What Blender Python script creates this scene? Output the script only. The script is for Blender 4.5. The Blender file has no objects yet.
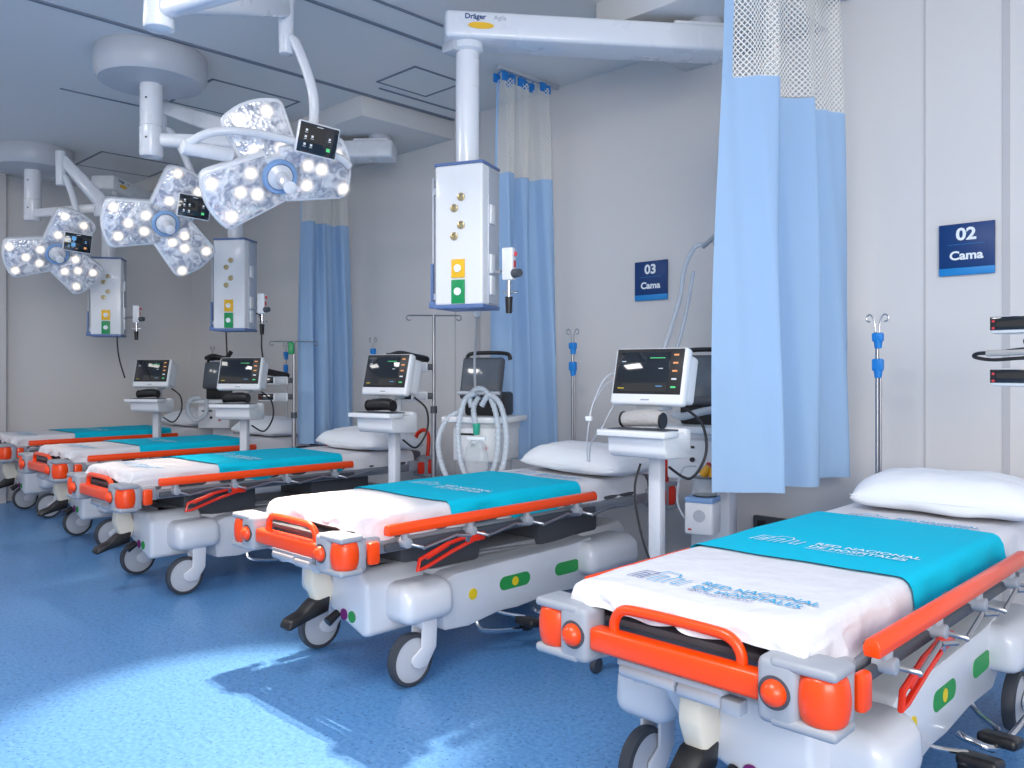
import bpy, bmesh, math, random
from mathutils import Vector, Matrix, noise
random.seed(7)
PI = math.pi
S = bpy.context.scene
COL = S.collection

# ------------------------------------------------------------------ camera, world, light, exposure
T = math.radians(44.4)                       # camera heading, left of the head wall's normal
RIGHT = Vector((math.cos(T), math.sin(T), 0))
FWD = Vector((-math.sin(T), math.cos(T), 0))
cam_d = bpy.data.cameras.new('camera')
cam = bpy.data.objects.new('camera', cam_d)
COL.objects.link(cam)
cam.location = (0, 0, 1.25)
cam.rotation_euler = (PI/2, 0, T)
cam_d.sensor_width = 36
cam_d.lens = 835/1024*36
cam_d.shift_y = (370-384)/1024
cam_d.clip_start = .02
S.camera = cam

S.view_settings.view_transform = 'Standard'
S.view_settings.look = 'None'
S.view_settings.gamma = 1
S.view_settings.use_curve_mapping = False
S.view_settings.exposure = 0.0

w = bpy.data.worlds.new('world')
S.world = w
w.use_nodes = True
bg = w.node_tree.nodes['Background']
bg.inputs[0].default_value = (1.0, .985, .965, 1)
bg.inputs[1].default_value = .64

def area(name, loc, target, sx, sy, power, col=(1, 1, 1)):
    d = bpy.data.lights.new(name, 'AREA')
    d.shape = 'RECTANGLE'; d.size = sx; d.size_y = sy; d.energy = power; d.color = col
    o = bpy.data.objects.new(name, d)
    COL.objects.link(o)
    o.location = loc
    o.rotation_euler = (Vector(target)-Vector(loc)).to_track_quat('-Z', 'Y').to_euler()
    return o
area('window_daylight', (2.6, -1.6, 2.1), (-2.4, 2.6, .9), 3.2, 2.0, 205, (1.0, .985, .97))
area('ceiling_panel_lamp', (-1.2, .3, 3.05), (-1.2, .35, 0), 1.2, .6, 60, (1, .98, .95))
area('ceiling_panel_lamp_middle', (-4.4, .2, 3.05), (-4.4, .25, 0), 1.2, .6, 42, (1, .98, .95))
area('ceiling_panel_lamp_far', (-7.4, .2, 3.05), (-7.4, .25, 0), 1.2, .6, 18, (1, .98, .95))

# ------------------------------------------------------------------ materials
def mat(name, col, rough=.5, metal=0, spec=.5, coat=0, bump=0, bscale=60, emit=None, estr=0, alpha=1, trans=0, var=0, vscale=5):
    m = bpy.data.materials.new(name)
    m.use_nodes = True
    nt = m.node_tree; b = nt.nodes['Principled BSDF']
    b.inputs['Base Color'].default_value = (*col, 1)
    b.inputs['Roughness'].default_value = rough
    b.inputs['Metallic'].default_value = metal
    b.inputs['Specular IOR Level'].default_value = spec
    b.inputs['Coat Weight'].default_value = coat
    b.inputs['Alpha'].default_value = alpha
    b.inputs['Transmission Weight'].default_value = trans
    if emit:
        b.inputs['Emission Color'].default_value = (*emit, 1)
        b.inputs['Emission Strength'].default_value = estr
    tc = nt.nodes.new('ShaderNodeTexCoord')
    n = nt.nodes.new('ShaderNodeTexNoise')
    n.inputs['Scale'].default_value = bscale if bump else vscale
    n.inputs['Detail'].default_value = 4
    nt.links.new(tc.outputs['Object'], n.inputs['Vector'])
    if bump:
        bp = nt.nodes.new('ShaderNodeBump')
        bp.inputs['Strength'].default_value = bump
        bp.inputs['Distance'].default_value = .01
        nt.links.new(n.outputs['Fac'], bp.inputs['Height'])
        nt.links.new(bp.outputs['Normal'], b.inputs['Normal'])
    if not bump or var:
        mr = nt.nodes.new('ShaderNodeMapRange')
        mr.inputs['To Min'].default_value = max(0, rough-.05)
        mr.inputs['To Max'].default_value = min(1, rough+.05)
        nt.links.new(n.outputs['Fac'], mr.inputs['Value'])
        nt.links.new(mr.outputs['Result'], b.inputs['Roughness'])
    return m

def srgb(r, g, b):
    f = lambda c: (c/255/12.92) if c/255 <= .04045 else ((c/255+.055)/1.055)**2.4
    return (f(r), f(g), f(b))

M = {}
M['wall'] = mat('painted_wall', srgb(224, 221, 220), .55, bump=.04, bscale=180)
M['seam'] = mat('wall_seam', srgb(198, 196, 198), .7)
M['ceiling'] = mat('ceiling_paint', srgb(228, 227, 226), .7, bump=.03, bscale=120)
M['soffit'] = mat('soffit_paint', srgb(214, 214, 214), .7)
M['slot'] = mat('dark_slot', srgb(122, 130, 144), .6)
M['white'] = mat('white_plastic', srgb(232, 234, 238), .32, coat=.2)
M['shell'] = mat('shell_plastic', srgb(214, 218, 226), .3, coat=.3)
M['cream'] = mat('cream_plastic', srgb(235, 226, 208), .4)
M['lamp_white'] = mat('lamp_enamel', srgb(225, 228, 234), .28, coat=.3)
M['grey'] = mat('grey_plastic', srgb(158, 163, 172), .42)
M['lightgrey'] = mat('light_grey_plastic', srgb(188, 192, 200), .4)
M['darkgrey'] = mat('dark_grey_plastic', srgb(74, 78, 86), .5)
M['alloy'] = mat('grey_alloy', srgb(150, 156, 166), .35, metal=.5)
M['chrome'] = mat('chrome', (.62, .63, .66), .18, metal=1)
M['steel'] = mat('brushed_steel', (.42, .42, .44), .35, metal=1)
M['orange'] = mat('orange_plastic', srgb(250, 72, 0), .35, coat=.2)
M['red'] = mat('red_orange_plastic', srgb(226, 44, 14), .35, coat=.2)
M['black'] = mat('black_plastic', (.012, .012, .014), .4)
M['tyre'] = mat('grey_tyre_rubber', srgb(62, 66, 74), .6)
M['brasstyre'] = mat('brake_ring', srgb(120, 108, 92), .4, metal=.6)
M['deck'] = mat('deck_panel', srgb(84, 86, 94), .6)
M['under'] = mat('mattress_cover', srgb(98, 92, 100), .7)
M['green'] = mat('green_sticker', srgb(40, 152, 76), .5)
M['greenplate'] = mat('green_outlet', srgb(10, 146, 84), .4)
M['yellow'] = mat('yellow_sticker', srgb(236, 206, 30), .5)
M['yellowplate'] = mat('yellow_outlet', srgb(244, 190, 34), .4)
M['purple'] = mat('purple_sticker', srgb(118, 34, 110), .5)
M['sheet'] = mat('white_cotton', srgb(222, 222, 228), .9, bump=.6, bscale=18, spec=.2)
M['pillow'] = mat('pillow_cotton', srgb(236, 238, 244), .9, bump=.25, bscale=30, spec=.2)
M['turq'] = mat('turquoise_cotton', srgb(0, 192, 224), .85, bump=.4, bscale=18, spec=.2)
M['print_navy'] = mat('navy_print', srgb(40, 92, 160), .8)
M['print_sky'] = mat('sky_blue_print', srgb(62, 168, 218), .8)
M['print_white'] = mat('white_print', srgb(228, 244, 250), .8)
M['navy'] = mat('sign_navy', srgb(8, 58, 118), .4)
M['cyan'] = mat('sign_cyan', srgb(28, 138, 210), .4)
M['letters'] = mat('sign_letters', srgb(240, 246, 250), .5)
M['bluetrim'] = mat('blue_trim', srgb(92, 118, 166), .4)
M['bluering'] = mat('blue_ring', srgb(132, 168, 214), .35)
M['clamp'] = mat('blue_clamp', srgb(30, 132, 214), .4)
M['brass'] = mat('brass_port', srgb(190, 176, 140), .3, metal=.7)
M['aluminium'] = mat('aluminium_profile', srgb(196, 202, 212), .35, metal=.4)
M['hose'] = mat('translucent_hose', srgb(214, 222, 232), .3, alpha=.62)
M['clear'] = mat('clear_plastic', srgb(220, 226, 230), .12, alpha=.35)
M['teal'] = mat('teal_connector', srgb(40, 168, 140), .4)
M['amber'] = mat('amber_lid', srgb(236, 170, 40), .4)
M['cuffcloth'] = mat('grey_cuff_cloth', srgb(176, 174, 174), .9, bump=.5, bscale=60)
M['cabledark'] = mat('black_cable', (.015, .016, .02), .5)
M['cablewhite'] = mat('grey_cable', srgb(196, 200, 208), .5)
M['screen_glass'] = mat('dark_screen_glass', (.012, .015, .02), .08, coat=.6)
M['ventglass'] = mat('grey_screen_glass', srgb(92, 98, 106), .12, coat=.5)
M['icon'] = mat('screen_icon', (.2, .2, .2), .5, emit=(.75, .85, 1), estr=.7)
M['icongreen'] = mat('screen_icon_green', (.05, .3, .1), .5, emit=(.1, .8, .3), estr=.6)
M['iconblue'] = mat('screen_icon_blue', (.05, .1, .3), .5, emit=(.15, .5, .85), estr=.6)
M['iconorange'] = mat('screen_icon_orange', (.3, .1, .05), .5, emit=(1, .45, .15), estr=.7)
M['pinkline'] = mat('red_mark', srgb(200, 60, 70), .6)

def floor_material():
    m = bpy.data.materials.new('blue_speckled_vinyl'); m.use_nodes = True
    nt = m.node_tree; b = nt.nodes['Principled BSDF']
    tc = nt.nodes.new('ShaderNodeTexCoord')
    v = nt.nodes.new('ShaderNodeTexVoronoi'); v.inputs['Scale'].default_value = 75
    nz = nt.nodes.new('ShaderNodeTexNoise'); nz.inputs['Scale'].default_value = 60; nz.inputs['Detail'].default_value = 6
    big = nt.nodes.new('ShaderNodeTexNoise'); big.inputs['Scale'].default_value = 1.6
    for n in (v, nz, big): nt.links.new(tc.outputs['Object'], n.inputs['Vector'])
    r1 = nt.nodes.new('ShaderNodeValToRGB')
    r1.color_ramp.elements[0].position = .35; r1.color_ramp.elements[0].color = (*srgb(78, 134, 192), 1)
    r1.color_ramp.elements[1].position = .65; r1.color_ramp.elements[1].color = (*srgb(104, 157, 210), 1)
    nt.links.new(nz.outputs['Fac'], r1.inputs['Fac'])
    sep = nt.nodes.new('ShaderNodeSeparateColor'); nt.links.new(v.outputs['Color'], sep.inputs[0])
    lt = nt.nodes.new('ShaderNodeMath'); lt.operation = 'LESS_THAN'; lt.inputs[1].default_value = .15
    nt.links.new(sep.outputs[0], lt.inputs[0])
    dl = nt.nodes.new('ShaderNodeMath'); dl.operation = 'LESS_THAN'; dl.inputs[1].default_value = .30
    nt.links.new(v.outputs['Distance'], dl.inputs[0])
    mu = nt.nodes.new('ShaderNodeMath'); mu.operation = 'MULTIPLY'
    nt.links.new(lt.outputs[0], mu.inputs[0]); nt.links.new(dl.outputs[0], mu.inputs[1])
    mx = nt.nodes.new('ShaderNodeMix'); mx.data_type = 'RGBA'
    nt.links.new(mu.outputs[0], mx.inputs[0]); nt.links.new(r1.outputs[0], mx.inputs[6])
    mx.inputs[7].default_value = (*srgb(48, 92, 142), 1)
    nt.links.new(mx.outputs[2], b.inputs['Base Color'])
    mr = nt.nodes.new('ShaderNodeMapRange'); mr.inputs['To Min'].default_value = .24; mr.inputs['To Max'].default_value = .36
    nt.links.new(big.outputs['Fac'], mr.inputs['Value']); nt.links.new(mr.outputs['Result'], b.inputs['Roughness'])
    b.inputs['Specular IOR Level'].default_value = .45
    return m
M['floor'] = floor_material()

def mesh_net_material():
    """open white net: a honeycomb of holes cut by the alpha, in metres of cloth (UV)"""
    m = bpy.data.materials.new('white_curtain_net'); m.use_nodes = True
    nt = m.node_tree; b = nt.nodes['Principled BSDF']
    b.inputs['Base Color'].default_value = (*srgb(236, 234, 228), 1); b.inputs['Roughness'].default_value = .8
    uv = nt.nodes.new('ShaderNodeTexCoord')
    mp = nt.nodes.new('ShaderNodeMapping'); mp.inputs['Scale'].default_value = (40, 40, 1)
    nt.links.new(uv.outputs['UV'], mp.inputs['Vector'])
    sx = nt.nodes.new('ShaderNodeSeparateXYZ'); nt.links.new(mp.outputs[0], sx.inputs[0])
    def wave(op):
        a = nt.nodes.new('ShaderNodeMath'); a.operation = op
        nt.links.new(sx.outputs[0], a.inputs[0]); nt.links.new(sx.outputs[1], a.inputs[1])
        f = nt.nodes.new('ShaderNodeMath'); f.operation = 'PINGPONG'; f.inputs[1].default_value = .5
        nt.links.new(a.outputs[0], f.inputs[0])
        l = nt.nodes.new('ShaderNodeMath'); l.operation = 'LESS_THAN'; l.inputs[1].default_value = .13
        nt.links.new(f.outputs[0], l.inputs[0]); return l
    p, q = wave('ADD'), wave('SUBTRACT')
    mxx = nt.nodes.new('ShaderNodeMath'); mxx.operation = 'MAXIMUM'
    nt.links.new(p.outputs[0], mxx.inputs[0]); nt.links.new(q.outputs[0], mxx.inputs[1])
    nt.links.new(mxx.outputs[0], b.inputs['Alpha'])
    return m
M['net'] = mesh_net_material()

def curtain_material(name, col):
    m = mat(name, col, .85, bump=.15, bscale=200, spec=.15)
    nt = m.node_tree; b = nt.nodes['Principled BSDF']
    tr = nt.nodes.new('ShaderNodeBsdfTranslucent'); tr.inputs[0].default_value = (*col, 1)
    mx = nt.nodes.new('ShaderNodeMixShader'); mx.inputs[0].default_value = .25
    out = [n for n in nt.nodes if n.type == 'OUTPUT_MATERIAL'][0]
    nt.links.new(b.outputs[0], mx.inputs[1]); nt.links.new(tr.outputs[0], mx.inputs[2])
    nt.links.new(mx.outputs[0], out.inputs[0]); return m
M['curtain'] = curtain_material('light_blue_curtain', srgb(176, 208, 242))

def reflector_material():
    m = bpy.data.materials.new('faceted_reflector_glass'); m.use_nodes = True
    nt = m.node_tree; b = nt.nodes['Principled BSDF']
    tc = nt.nodes.new('ShaderNodeTexCoord')
    v = nt.nodes.new('ShaderNodeTexVoronoi'); v.inputs['Scale'].default_value = 55
    n = nt.nodes.new('ShaderNodeTexNoise'); n.inputs['Scale'].default_value = 16; n.inputs['Detail'].default_value = 5; n.inputs['Distortion'].default_value = 1.5
    for k in (v, n): nt.links.new(tc.outputs['Object'], k.inputs['Vector'])
    r = nt.nodes.new('ShaderNodeValToRGB')
    r.color_ramp.elements[0].position = .38; r.color_ramp.elements[0].color = (*srgb(150, 156, 172), 1)
    r.color_ramp.elements[1].position = .62; r.color_ramp.elements[1].color = (*srgb(224, 226, 232), 1)
    nt.links.new(n.outputs['Fac'], r.inputs[0]); nt.links.new(r.outputs[0], b.inputs['Base Color'])
    bp = nt.nodes.new('ShaderNodeBump'); bp.inputs['Strength'].default_value = .3; bp.inputs['Distance'].default_value = .01
    nt.links.new(v.outputs['Distance'], bp.inputs['Height']); nt.links.new(bp.outputs[0], b.inputs['Normal'])
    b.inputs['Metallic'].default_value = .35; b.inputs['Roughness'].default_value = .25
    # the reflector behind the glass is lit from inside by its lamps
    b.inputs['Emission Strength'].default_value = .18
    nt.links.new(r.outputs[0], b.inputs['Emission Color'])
    return m
M['reflector'] = reflector_material()

def led_material(name, strength):
    """a lamp behind its lens: hottest at the middle, falling off to the rim (UV centre .5,.5)"""
    m = bpy.data.materials.new(name); m.use_nodes = True
    nt = m.node_tree; b = nt.nodes['Principled BSDF']
    uv = nt.nodes.new('ShaderNodeTexCoord')
    mp = nt.nodes.new('ShaderNodeMapping'); mp.inputs['Location'].default_value = (-1, -1, 0); mp.inputs['Scale'].default_value = (2, 2, 1)
    nt.links.new(uv.outputs['UV'], mp.inputs[0])
    ln = nt.nodes.new('ShaderNodeVectorMath'); ln.operation = 'LENGTH'; nt.links.new(mp.outputs[0], ln.inputs[0])
    r = nt.nodes.new('ShaderNodeMapRange'); r.interpolation_type = 'SMOOTHSTEP'
    r.inputs['From Min'].default_value = 1; r.inputs['From Max'].default_value = .0
    nt.links.new(ln.outputs['Value'], r.inputs['Value'])
    ms = nt.nodes.new('ShaderNodeMath'); ms.operation = 'MULTIPLY'; ms.inputs[1].default_value = strength
    sq = nt.nodes.new('ShaderNodeMath'); sq.operation = 'POWER'; sq.inputs[1].default_value = 1.5; nt.links.new(r.outputs[0], sq.inputs[0])
    nt.links.new(r.outputs[0], ms.inputs[0])
    b.inputs['Base Color'].default_value = (.6, .6, .62, 1)
    b.inputs['Emission Color'].default_value = (1, .86, .68, 1)
    nt.links.new(ms.outputs[0], b.inputs['Emission Strength'])
    nt.links.new(sq.outputs[0], b.inputs['Alpha'])  # fading emission and alpha paint a glow halo around the lamp
    return m
M['led'] = led_material('warm_led', 2.0)

# ------------------------------------------------------------------ mesh helpers
def catmull(pts, n=8, closed=False):
    P = [Vector(p) for p in pts]
    if len(P) < 3: return P
    out = []; N = len(P)
    rng = range(N) if closed else range(N-1)
    for i in rng:
        if closed: a, b, c, d = P[(i-1) % N], P[i], P[(i+1) % N], P[(i+2) % N]
        else: a, b, c, d = P[max(i-1, 0)], P[i], P[i+1], P[min(i+2, N-1)]
        for k in range(n):
            t = k/n
            out.append(.5*((2*b)+(c-a)*t+(2*a-5*b+4*c-d)*t*t+(-a+3*b-3*c+d)*t**3))
    if not closed: out.append(P[-1])
    return out

def frame(o, z, up=(0, 0, 1)):
    z = Vector(z).normalized(); up = Vector(up)
    x = up.cross(z)
    if x.length < 1e-4: x = Vector((1, 0, 0)).cross(z)
    if x.length < 1e-4: x = Vector((0, 1, 0)).cross(z)
    x.normalize(); y = z.cross(x)
    m = Matrix((x, y, z)).transposed().to_4x4(); m.translation = Vector(o)
    return m

class MB:
    def __init__(self): self.bm = bmesh.new(); self.uv = None
    def _merge(self, t, mtx=None):
        if mtx is not None: bmesh.ops.transform(t, matrix=mtx, verts=t.verts)
        me = bpy.data.meshes.new('t'); t.to_mesh(me); t.free()
        self.bm.from_mesh(me); bpy.data.meshes.remove(me); return self
    def box(self, c, s, bev=0, rot=None, seg=2):
        t = bmesh.new(); bmesh.ops.create_cube(t, size=1)
        bmesh.ops.scale(t, vec=Vector(s), verts=t.verts)
        if bev: bmesh.ops.bevel(t, geom=t.edges[:], offset=min(bev, min(s)*.49), segments=seg, profile=.5, affect='EDGES')
        m = Matrix.Translation(Vector(c))
        if rot is not None: m = m @ rot
        return self._merge(t, m)
    def prism(self, poly, depth, mtx, bev=0, seg=2):
        """poly in local xy, extruded along z from -depth/2 to depth/2"""
        t = bmesh.new()
        vs = [t.verts.new((p[0], p[1], -depth/2)) for p in poly]
        f = t.faces.new(vs)
        r = bmesh.ops.extrude_face_region(t, geom=[f])
        bmesh.ops.translate(t, vec=(0, 0, depth), verts=[v for v in r['geom'] if isinstance(v, bmesh.types.BMVert)])
        bmesh.ops.recalc_face_normals(t, faces=t.faces)
        if bev: bmesh.ops.bevel(t, geom=t.edges[:], offset=bev, segments=seg, profile=.5, affect='EDGES')
        return self._merge(t, mtx)
    def cyl(self, a, b, r0, r1=None, seg=20, bev=0):
        if r1 is None: r1 = r0
        a, b = Vector(a), Vector(b); L = (b-a).length
        t = bmesh.new(); bmesh.ops.create_cone(t, cap_ends=True, segments=seg, radius1=r0, radius2=r1, depth=L)
        if bev:
            ed = [e for e in t.edges if all(len(f.verts) > 4 or True for f in e.link_faces) and any(len(f.verts) > 4 for f in e.link_faces)]
            bmesh.ops.bevel(t, geom=ed, offset=bev, segments=2, profile=.5, affect='EDGES')
        return self._merge(t, frame((a+b)/2, b-a))
    def tube(self, pts, r, seg=10, smooth=8, closed=False):
        P = catmull(pts, smooth, closed) if smooth else [Vector(p) for p in pts]
        N = len(P); rings = []
        nrm = None
        for i, p in enumerate(P):
            if closed: tan = P[(i+1) % N]-P[i-1]
            else: tan = P[min(i+1, N-1)]-P[max(i-1, 0)]
            tan.normalize()
            if nrm is None:
                nrm = tan.cross(Vector((0, 0, 1)))
                if nrm.length < .1: nrm = tan.cross(Vector((1, 0, 0)))
                nrm.normalize()
            else:
                nrm = nrm-tan*nrm.dot(tan); nrm.normalize()
            bn = tan.cross(nrm)
            rr = r(i/(N-1)) if callable(r) else r
            rings.append([self.bm.verts.new(p+rr*(math.cos(2*PI*k/seg)*nrm+math.sin(2*PI*k/seg)*bn)) for k in range(seg)])
        M_ = N if closed else N-1
        for i in range(M_):
            A, B = rings[i], rings[(i+1) % N]
            for k in range(seg):
                self.bm.faces.new((A[k], A[(k+1) % seg], B[(k+1) % seg], B[k]))
        if not closed:
            self.bm.faces.new(rings[0][::-1]); self.bm.faces.new(rings[-1])
        return self
    def lathe(self, prof, mtx, seg=32):
        """prof = [(r, z)...] about local z"""
        t = bmesh.new(); rings = []
        for r, z in prof:
            if r < 1e-5: rings.append([t.verts.new((0, 0, z))])
            else: rings.append([t.verts.new((r*math.cos(2*PI*k/seg), r*math.sin(2*PI*k/seg), z)) for k in range(seg)])
        for A, B in zip(rings, rings[1:]):
            for k in range(seg):
                a0, a1 = A[k % len(A)], A[(k+1) % seg % len(A)]
                b0, b1 = B[k % len(B)], B[(k+1) % seg % len(B)]
                vs = []
                for v in (a0, a1, b1, b0):
                    if v not in vs: vs.append(v)
                if len(vs) > 2: t.faces.new(vs)
        bmesh.ops.recalc_face_normals(t, faces=t.faces)
        return self._merge(t, mtx)
    def ball(self, c, r, sc=(1, 1, 1), seg=20):
        t = bmesh.new(); bmesh.ops.create_uvsphere(t, u_segments=seg, v_segments=seg//2+2, radius=r)
        bmesh.ops.scale(t, vec=Vector(sc), verts=t.verts)
        return self._merge(t, Matrix.Translation(Vector(c)))
    def build(self, name, m, parent=None, ang=40):
        me = bpy.data.meshes.new(name); self.bm.to_mesh(me); self.bm.free()
        me.materials.append(M[m] if isinstance(m, str) else m)
        me.shade_smooth(); me.set_sharp_from_angle(angle=math.radians(ang))
        o = bpy.data.objects.new(name, me); COL.objects.link(o)
        if parent: o.parent = parent
        return o

def grid_obj(name, nu, nv, fn, m, parent=None, uvfn=None, thick=0):
    me = bpy.data.meshes.new(name)
    vs = [fn(i/(nu-1), j/(nv-1)) for j in range(nv) for i in range(nu)]
    fs = [(j*nu+i, j*nu+i+1, (j+1)*nu+i+1, (j+1)*nu+i) for j in range(nv-1) for i in range(nu-1)]
    me.from_pydata(vs, [], fs)
    if uvfn:
        uv = me.uv_layers.new(name='UVMap')
        for p in me.polygons:
            for li in p.loop_indices:
                k = me.loops[li].vertex_index
                uv.data[li].uv = uvfn((k % nu)/(nu-1), (k//nu)/(nv-1))
    me.materials.append(M[m]); me.shade_smooth()
    o = bpy.data.objects.new(name, me); COL.objects.link(o)
    if parent: o.parent = parent
    if thick:
        md = o.modifiers.new('thickness', 'SOLIDIFY'); md.thickness = thick; md.offset = -1
    return o

def text_mesh(s, size, fn, m, name, parent=None, bold=0.0, align='LEFT', sx=1.0, extrude=0, fine=False):
    """letters as a mesh; fn maps a flat (x, y, z) to the point in the parent's space"""
    c = bpy.data.curves.new(name, 'FONT'); c.body = s; c.size = size; c.align_x = align; c.offset = bold; c.resolution_u = 3
    c.extrude = extrude
    o = bpy.data.objects.new('tmp', c); COL.objects.link(o)
    dg = bpy.context.evaluated_depsgraph_get()
    me = bpy.data.meshes.new_from_object(o.evaluated_get(dg))
    bpy.data.objects.remove(o); bpy.data.curves.remove(c)
    if fine:                       # cut the letters fine enough to lie on cloth
        t = bmesh.new(); t.from_mesh(me)
        for _ in range(3):
            ed = [e for e in t.edges if e.calc_length() > .007]
            if ed: bmesh.ops.subdivide_edges(t, edges=ed, cuts=1); bmesh.ops.triangulate(t, faces=t.faces[:])
        t.to_mesh(me); t.free()
    for v in me.vertices: v.co = fn(v.co.x*sx, v.co.y, v.co.z)
    me.materials.clear(); me.materials.append(M[m]); me.name = name
    r = bpy.data.objects.new(name, me); COL.objects.link(r)
    if parent: r.parent = parent
    return r

def tag(o, label=None, cat=None, group=None, kind=None):
    if label: o['label'] = label
    if cat: o['category'] = cat
    if group: o['group'] = group
    if kind: o['kind'] = kind
    return o
def thing(name, label, cat, loc=(0, 0, 0), rz=0, group=None):
    o = bpy.data.objects.new(name, None); COL.objects.link(o)
    o.empty_display_size = .1
    o.location = loc; o.rotation_euler = (0, 0, rz)
    return tag(o, label, cat, group)
def dup(root, loc, rz=0, label=None):
    def rec(o, parent):
        c = o.copy(); COL.objects.link(c); c.parent = parent
        for ch in kids[o.name]: rec(ch, c)
        return c
    kids = {}
    def walk(o):
        kids[o.name] = list(o.children)
        for ch in o.children: walk(ch)
    walk(root)
    r = rec(root, None); r.location = loc; r.rotation_euler = (0, 0, rz)
    if label: r['label'] = label
    return r
def struct(name, mb, m):
    return tag(mb.build(name, m), kind='structure')
def facing(x, y, off):
    """z rotation that turns a thing's local -Y towards the open side of the room, off degrees clockwise"""
    return math.atan2(-y, -x)-math.radians(off)+PI/2

RX = lambda a: Matrix.Rotation(math.radians(a), 4, 'X')
RY = lambda a: Matrix.Rotation(math.radians(a), 4, 'Y')
RZ = lambda a: Matrix.Rotation(math.radians(a), 4, 'Z')
YZ = Matrix(((0, 0, 1, 0), (1, 0, 0, 0), (0, 1, 0, 0), (0, 0, 0, 1)))      # local xy -> world yz, extrude along x
XZ = Matrix(((1, 0, 0, 0), (0, 0, -1, 0), (0, 1, 0, 0), (0, 0, 0, 1)))     # local xy -> world xz, extrude along y

# ------------------------------------------------------------------ the room
WY, LX, CZ = 4.12, -9.0, 3.10
struct('floor', MB().box((-3, -.2, -.05), (14, 9, .1)), 'floor')
struct('ceiling', MB().box((-3, -.2, CZ+.05), (14, 9, .1)), 'ceiling')
struct('wall_back', MB().box((-3, WY+.05, 1.55), (12.4, .1, 3.3)), 'wall')
struct('wall_left', MB().box((LX-.05, 0, 1.55), (.1, 8.4, 3.3)), 'wall')
struct('wall_left_pier', MB().box((LX+.06, .1, 1.55), (.12, 4.36, 3.1), .004), 'wall')
def seam(i, x, wd, dpt=.004):
    struct('trim_%d' % i, MB().box((x, WY-dpt/2, 1.55), (wd, dpt, 3.1)), 'seam')
for i, (x, wd) in enumerate([(-1.345, .008), (-1.01, .03), (-4.37, .035), (-4.62, .008)]):  # wide strip by the nearest sign: shade of a recess painted as darker colour
    seam(i+1, x, wd)
struct('baseboard_back', MB().box((-3, WY-.006, .05), (12, .012, .1), .003), 'seam')
struct('baseboard_left', MB().box((LX+.127, 0, .05), (.012, 4, .1), .003), 'seam')

# ceiling: curtain tracks, access hatches
def ctrack(i, x, y0, y1, wd=.022):
    b = MB(); b.box((x, (y0+y1)/2, CZ-.004), (wd, y1-y0, .008)); struct('trim_%d' % (20+i), b, 'slot')
ctrack(0, -4.62, -1.2, 4.10, .03)
ctrack(1, -4.45, 3.30, 4.10, .012)
ctrack(3, -3.40, 1.2, 3.2, .016)
ctrack(4, -5.95, 1.84, 2.85, .010)
def hatch(name, x0, x1, y0, y1, label):
    b = MB()
    for (cx, cy, sx, sy) in (((x0+x1)/2, y0, x1-x0, .014), ((x0+x1)/2, y1, x1-x0, .014), (x0, (y0+y1)/2, .014, y1-y0), (x1, (y0+y1)/2, .014, y1-y0)):
        b.box((cx, cy, CZ-.003), (sx+.014*(sx > .02), sy, .006))
    r = thing(name, label, 'hatch', ((x0+x1)/2, (y0+y1)/2, CZ))
    o = b.build('joint', 'slot', r); o.location = (-(x0+x1)/2, -(y0+y1)/2, -CZ)
    p = MB().box((0, 0, -.002), (x1-x0-.02, y1-y0-.02, .004)).build('hatch_panel', 'ceiling', r)
hatch('access_hatch', -4.36, -3.98, 3.22, 3.62, 'small square ceiling hatch left of the nearest pendant column')
hatch('access_hatch', -5.70, -5.07, 2.46, 3.08, 'square ceiling hatch behind the nearest surgical lamp')
hatch('access_hatch', -8.05, -7.42, 2.62, 3.27, 'square ceiling hatch between the two round lamp canopies at the left')

# soffits over the pendant mounts
def soffit(n, x0, x1, label):
    o = MB().box(((x0+x1)/2, (3.30+WY)/2, 3.03), (x1-x0, WY-3.30, .14), .004).build('trim_%d' % n, 'soffit')
    tag(o, kind='structure')
soffit(31, -2.64, -1.80, '')
soffit(32, -5.9, -4.64, '')
soffit(33, -8.98, -7.9, '')

# wall signs
def sign(num, x, z, label):
    r = thing('bed_number_sign', label, 'sign', (x, WY-.012, z), 0, 'bed number signs on the back wall')
    MB().box((0, 0, .01), (.228, .014, .20), .002).build('sign_board', 'navy', r)
    MB().box((0, 0, -.105), (.228, .014, .034), .002).build('colour_strip', 'cyan', r)
    f = lambda x_, y_, z_: Vector((x_, -.0085-z_, y_))
    a = text_mesh(num, .076, lambda x_, y_, z_: Vector((x_, -.0085, y_+.036)), 'letters', 'sign_text', r, .0025, 'CENTER', 1.1)
    c = text_mesh('Cama', .054, lambda x_, y_, z_: Vector((x_, -.0085, y_-.052)), 'letters', 'sign_text', r, .0018, 'CENTER', 1.1)
    MB().box((0, -.008, .016), (.15, .002, .0016)).build('divider_line', 'cyan', r)
sign('02', -1.165, 1.80, 'navy wall sign reading 02 Cama above the nearest bed')
sign('03', -2.87, 1.785, 'navy wall sign reading 03 Cama between two curtains')

# low wall outlet under the near curtain
r = thing('wall_outlet', 'dark low outlet plate on the back wall under the nearest curtain', 'outlet', (-2.1, WY-.02, .43))
MB().box((0, 0, 0), (.2, .03, .09), .005).build('outlet_plate', 'darkgrey', r)
for s in (-.05, .05): MB().box((s, -.016, 0), (.05, .006, .05), .003).build('socket', 'black', r)

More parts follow.
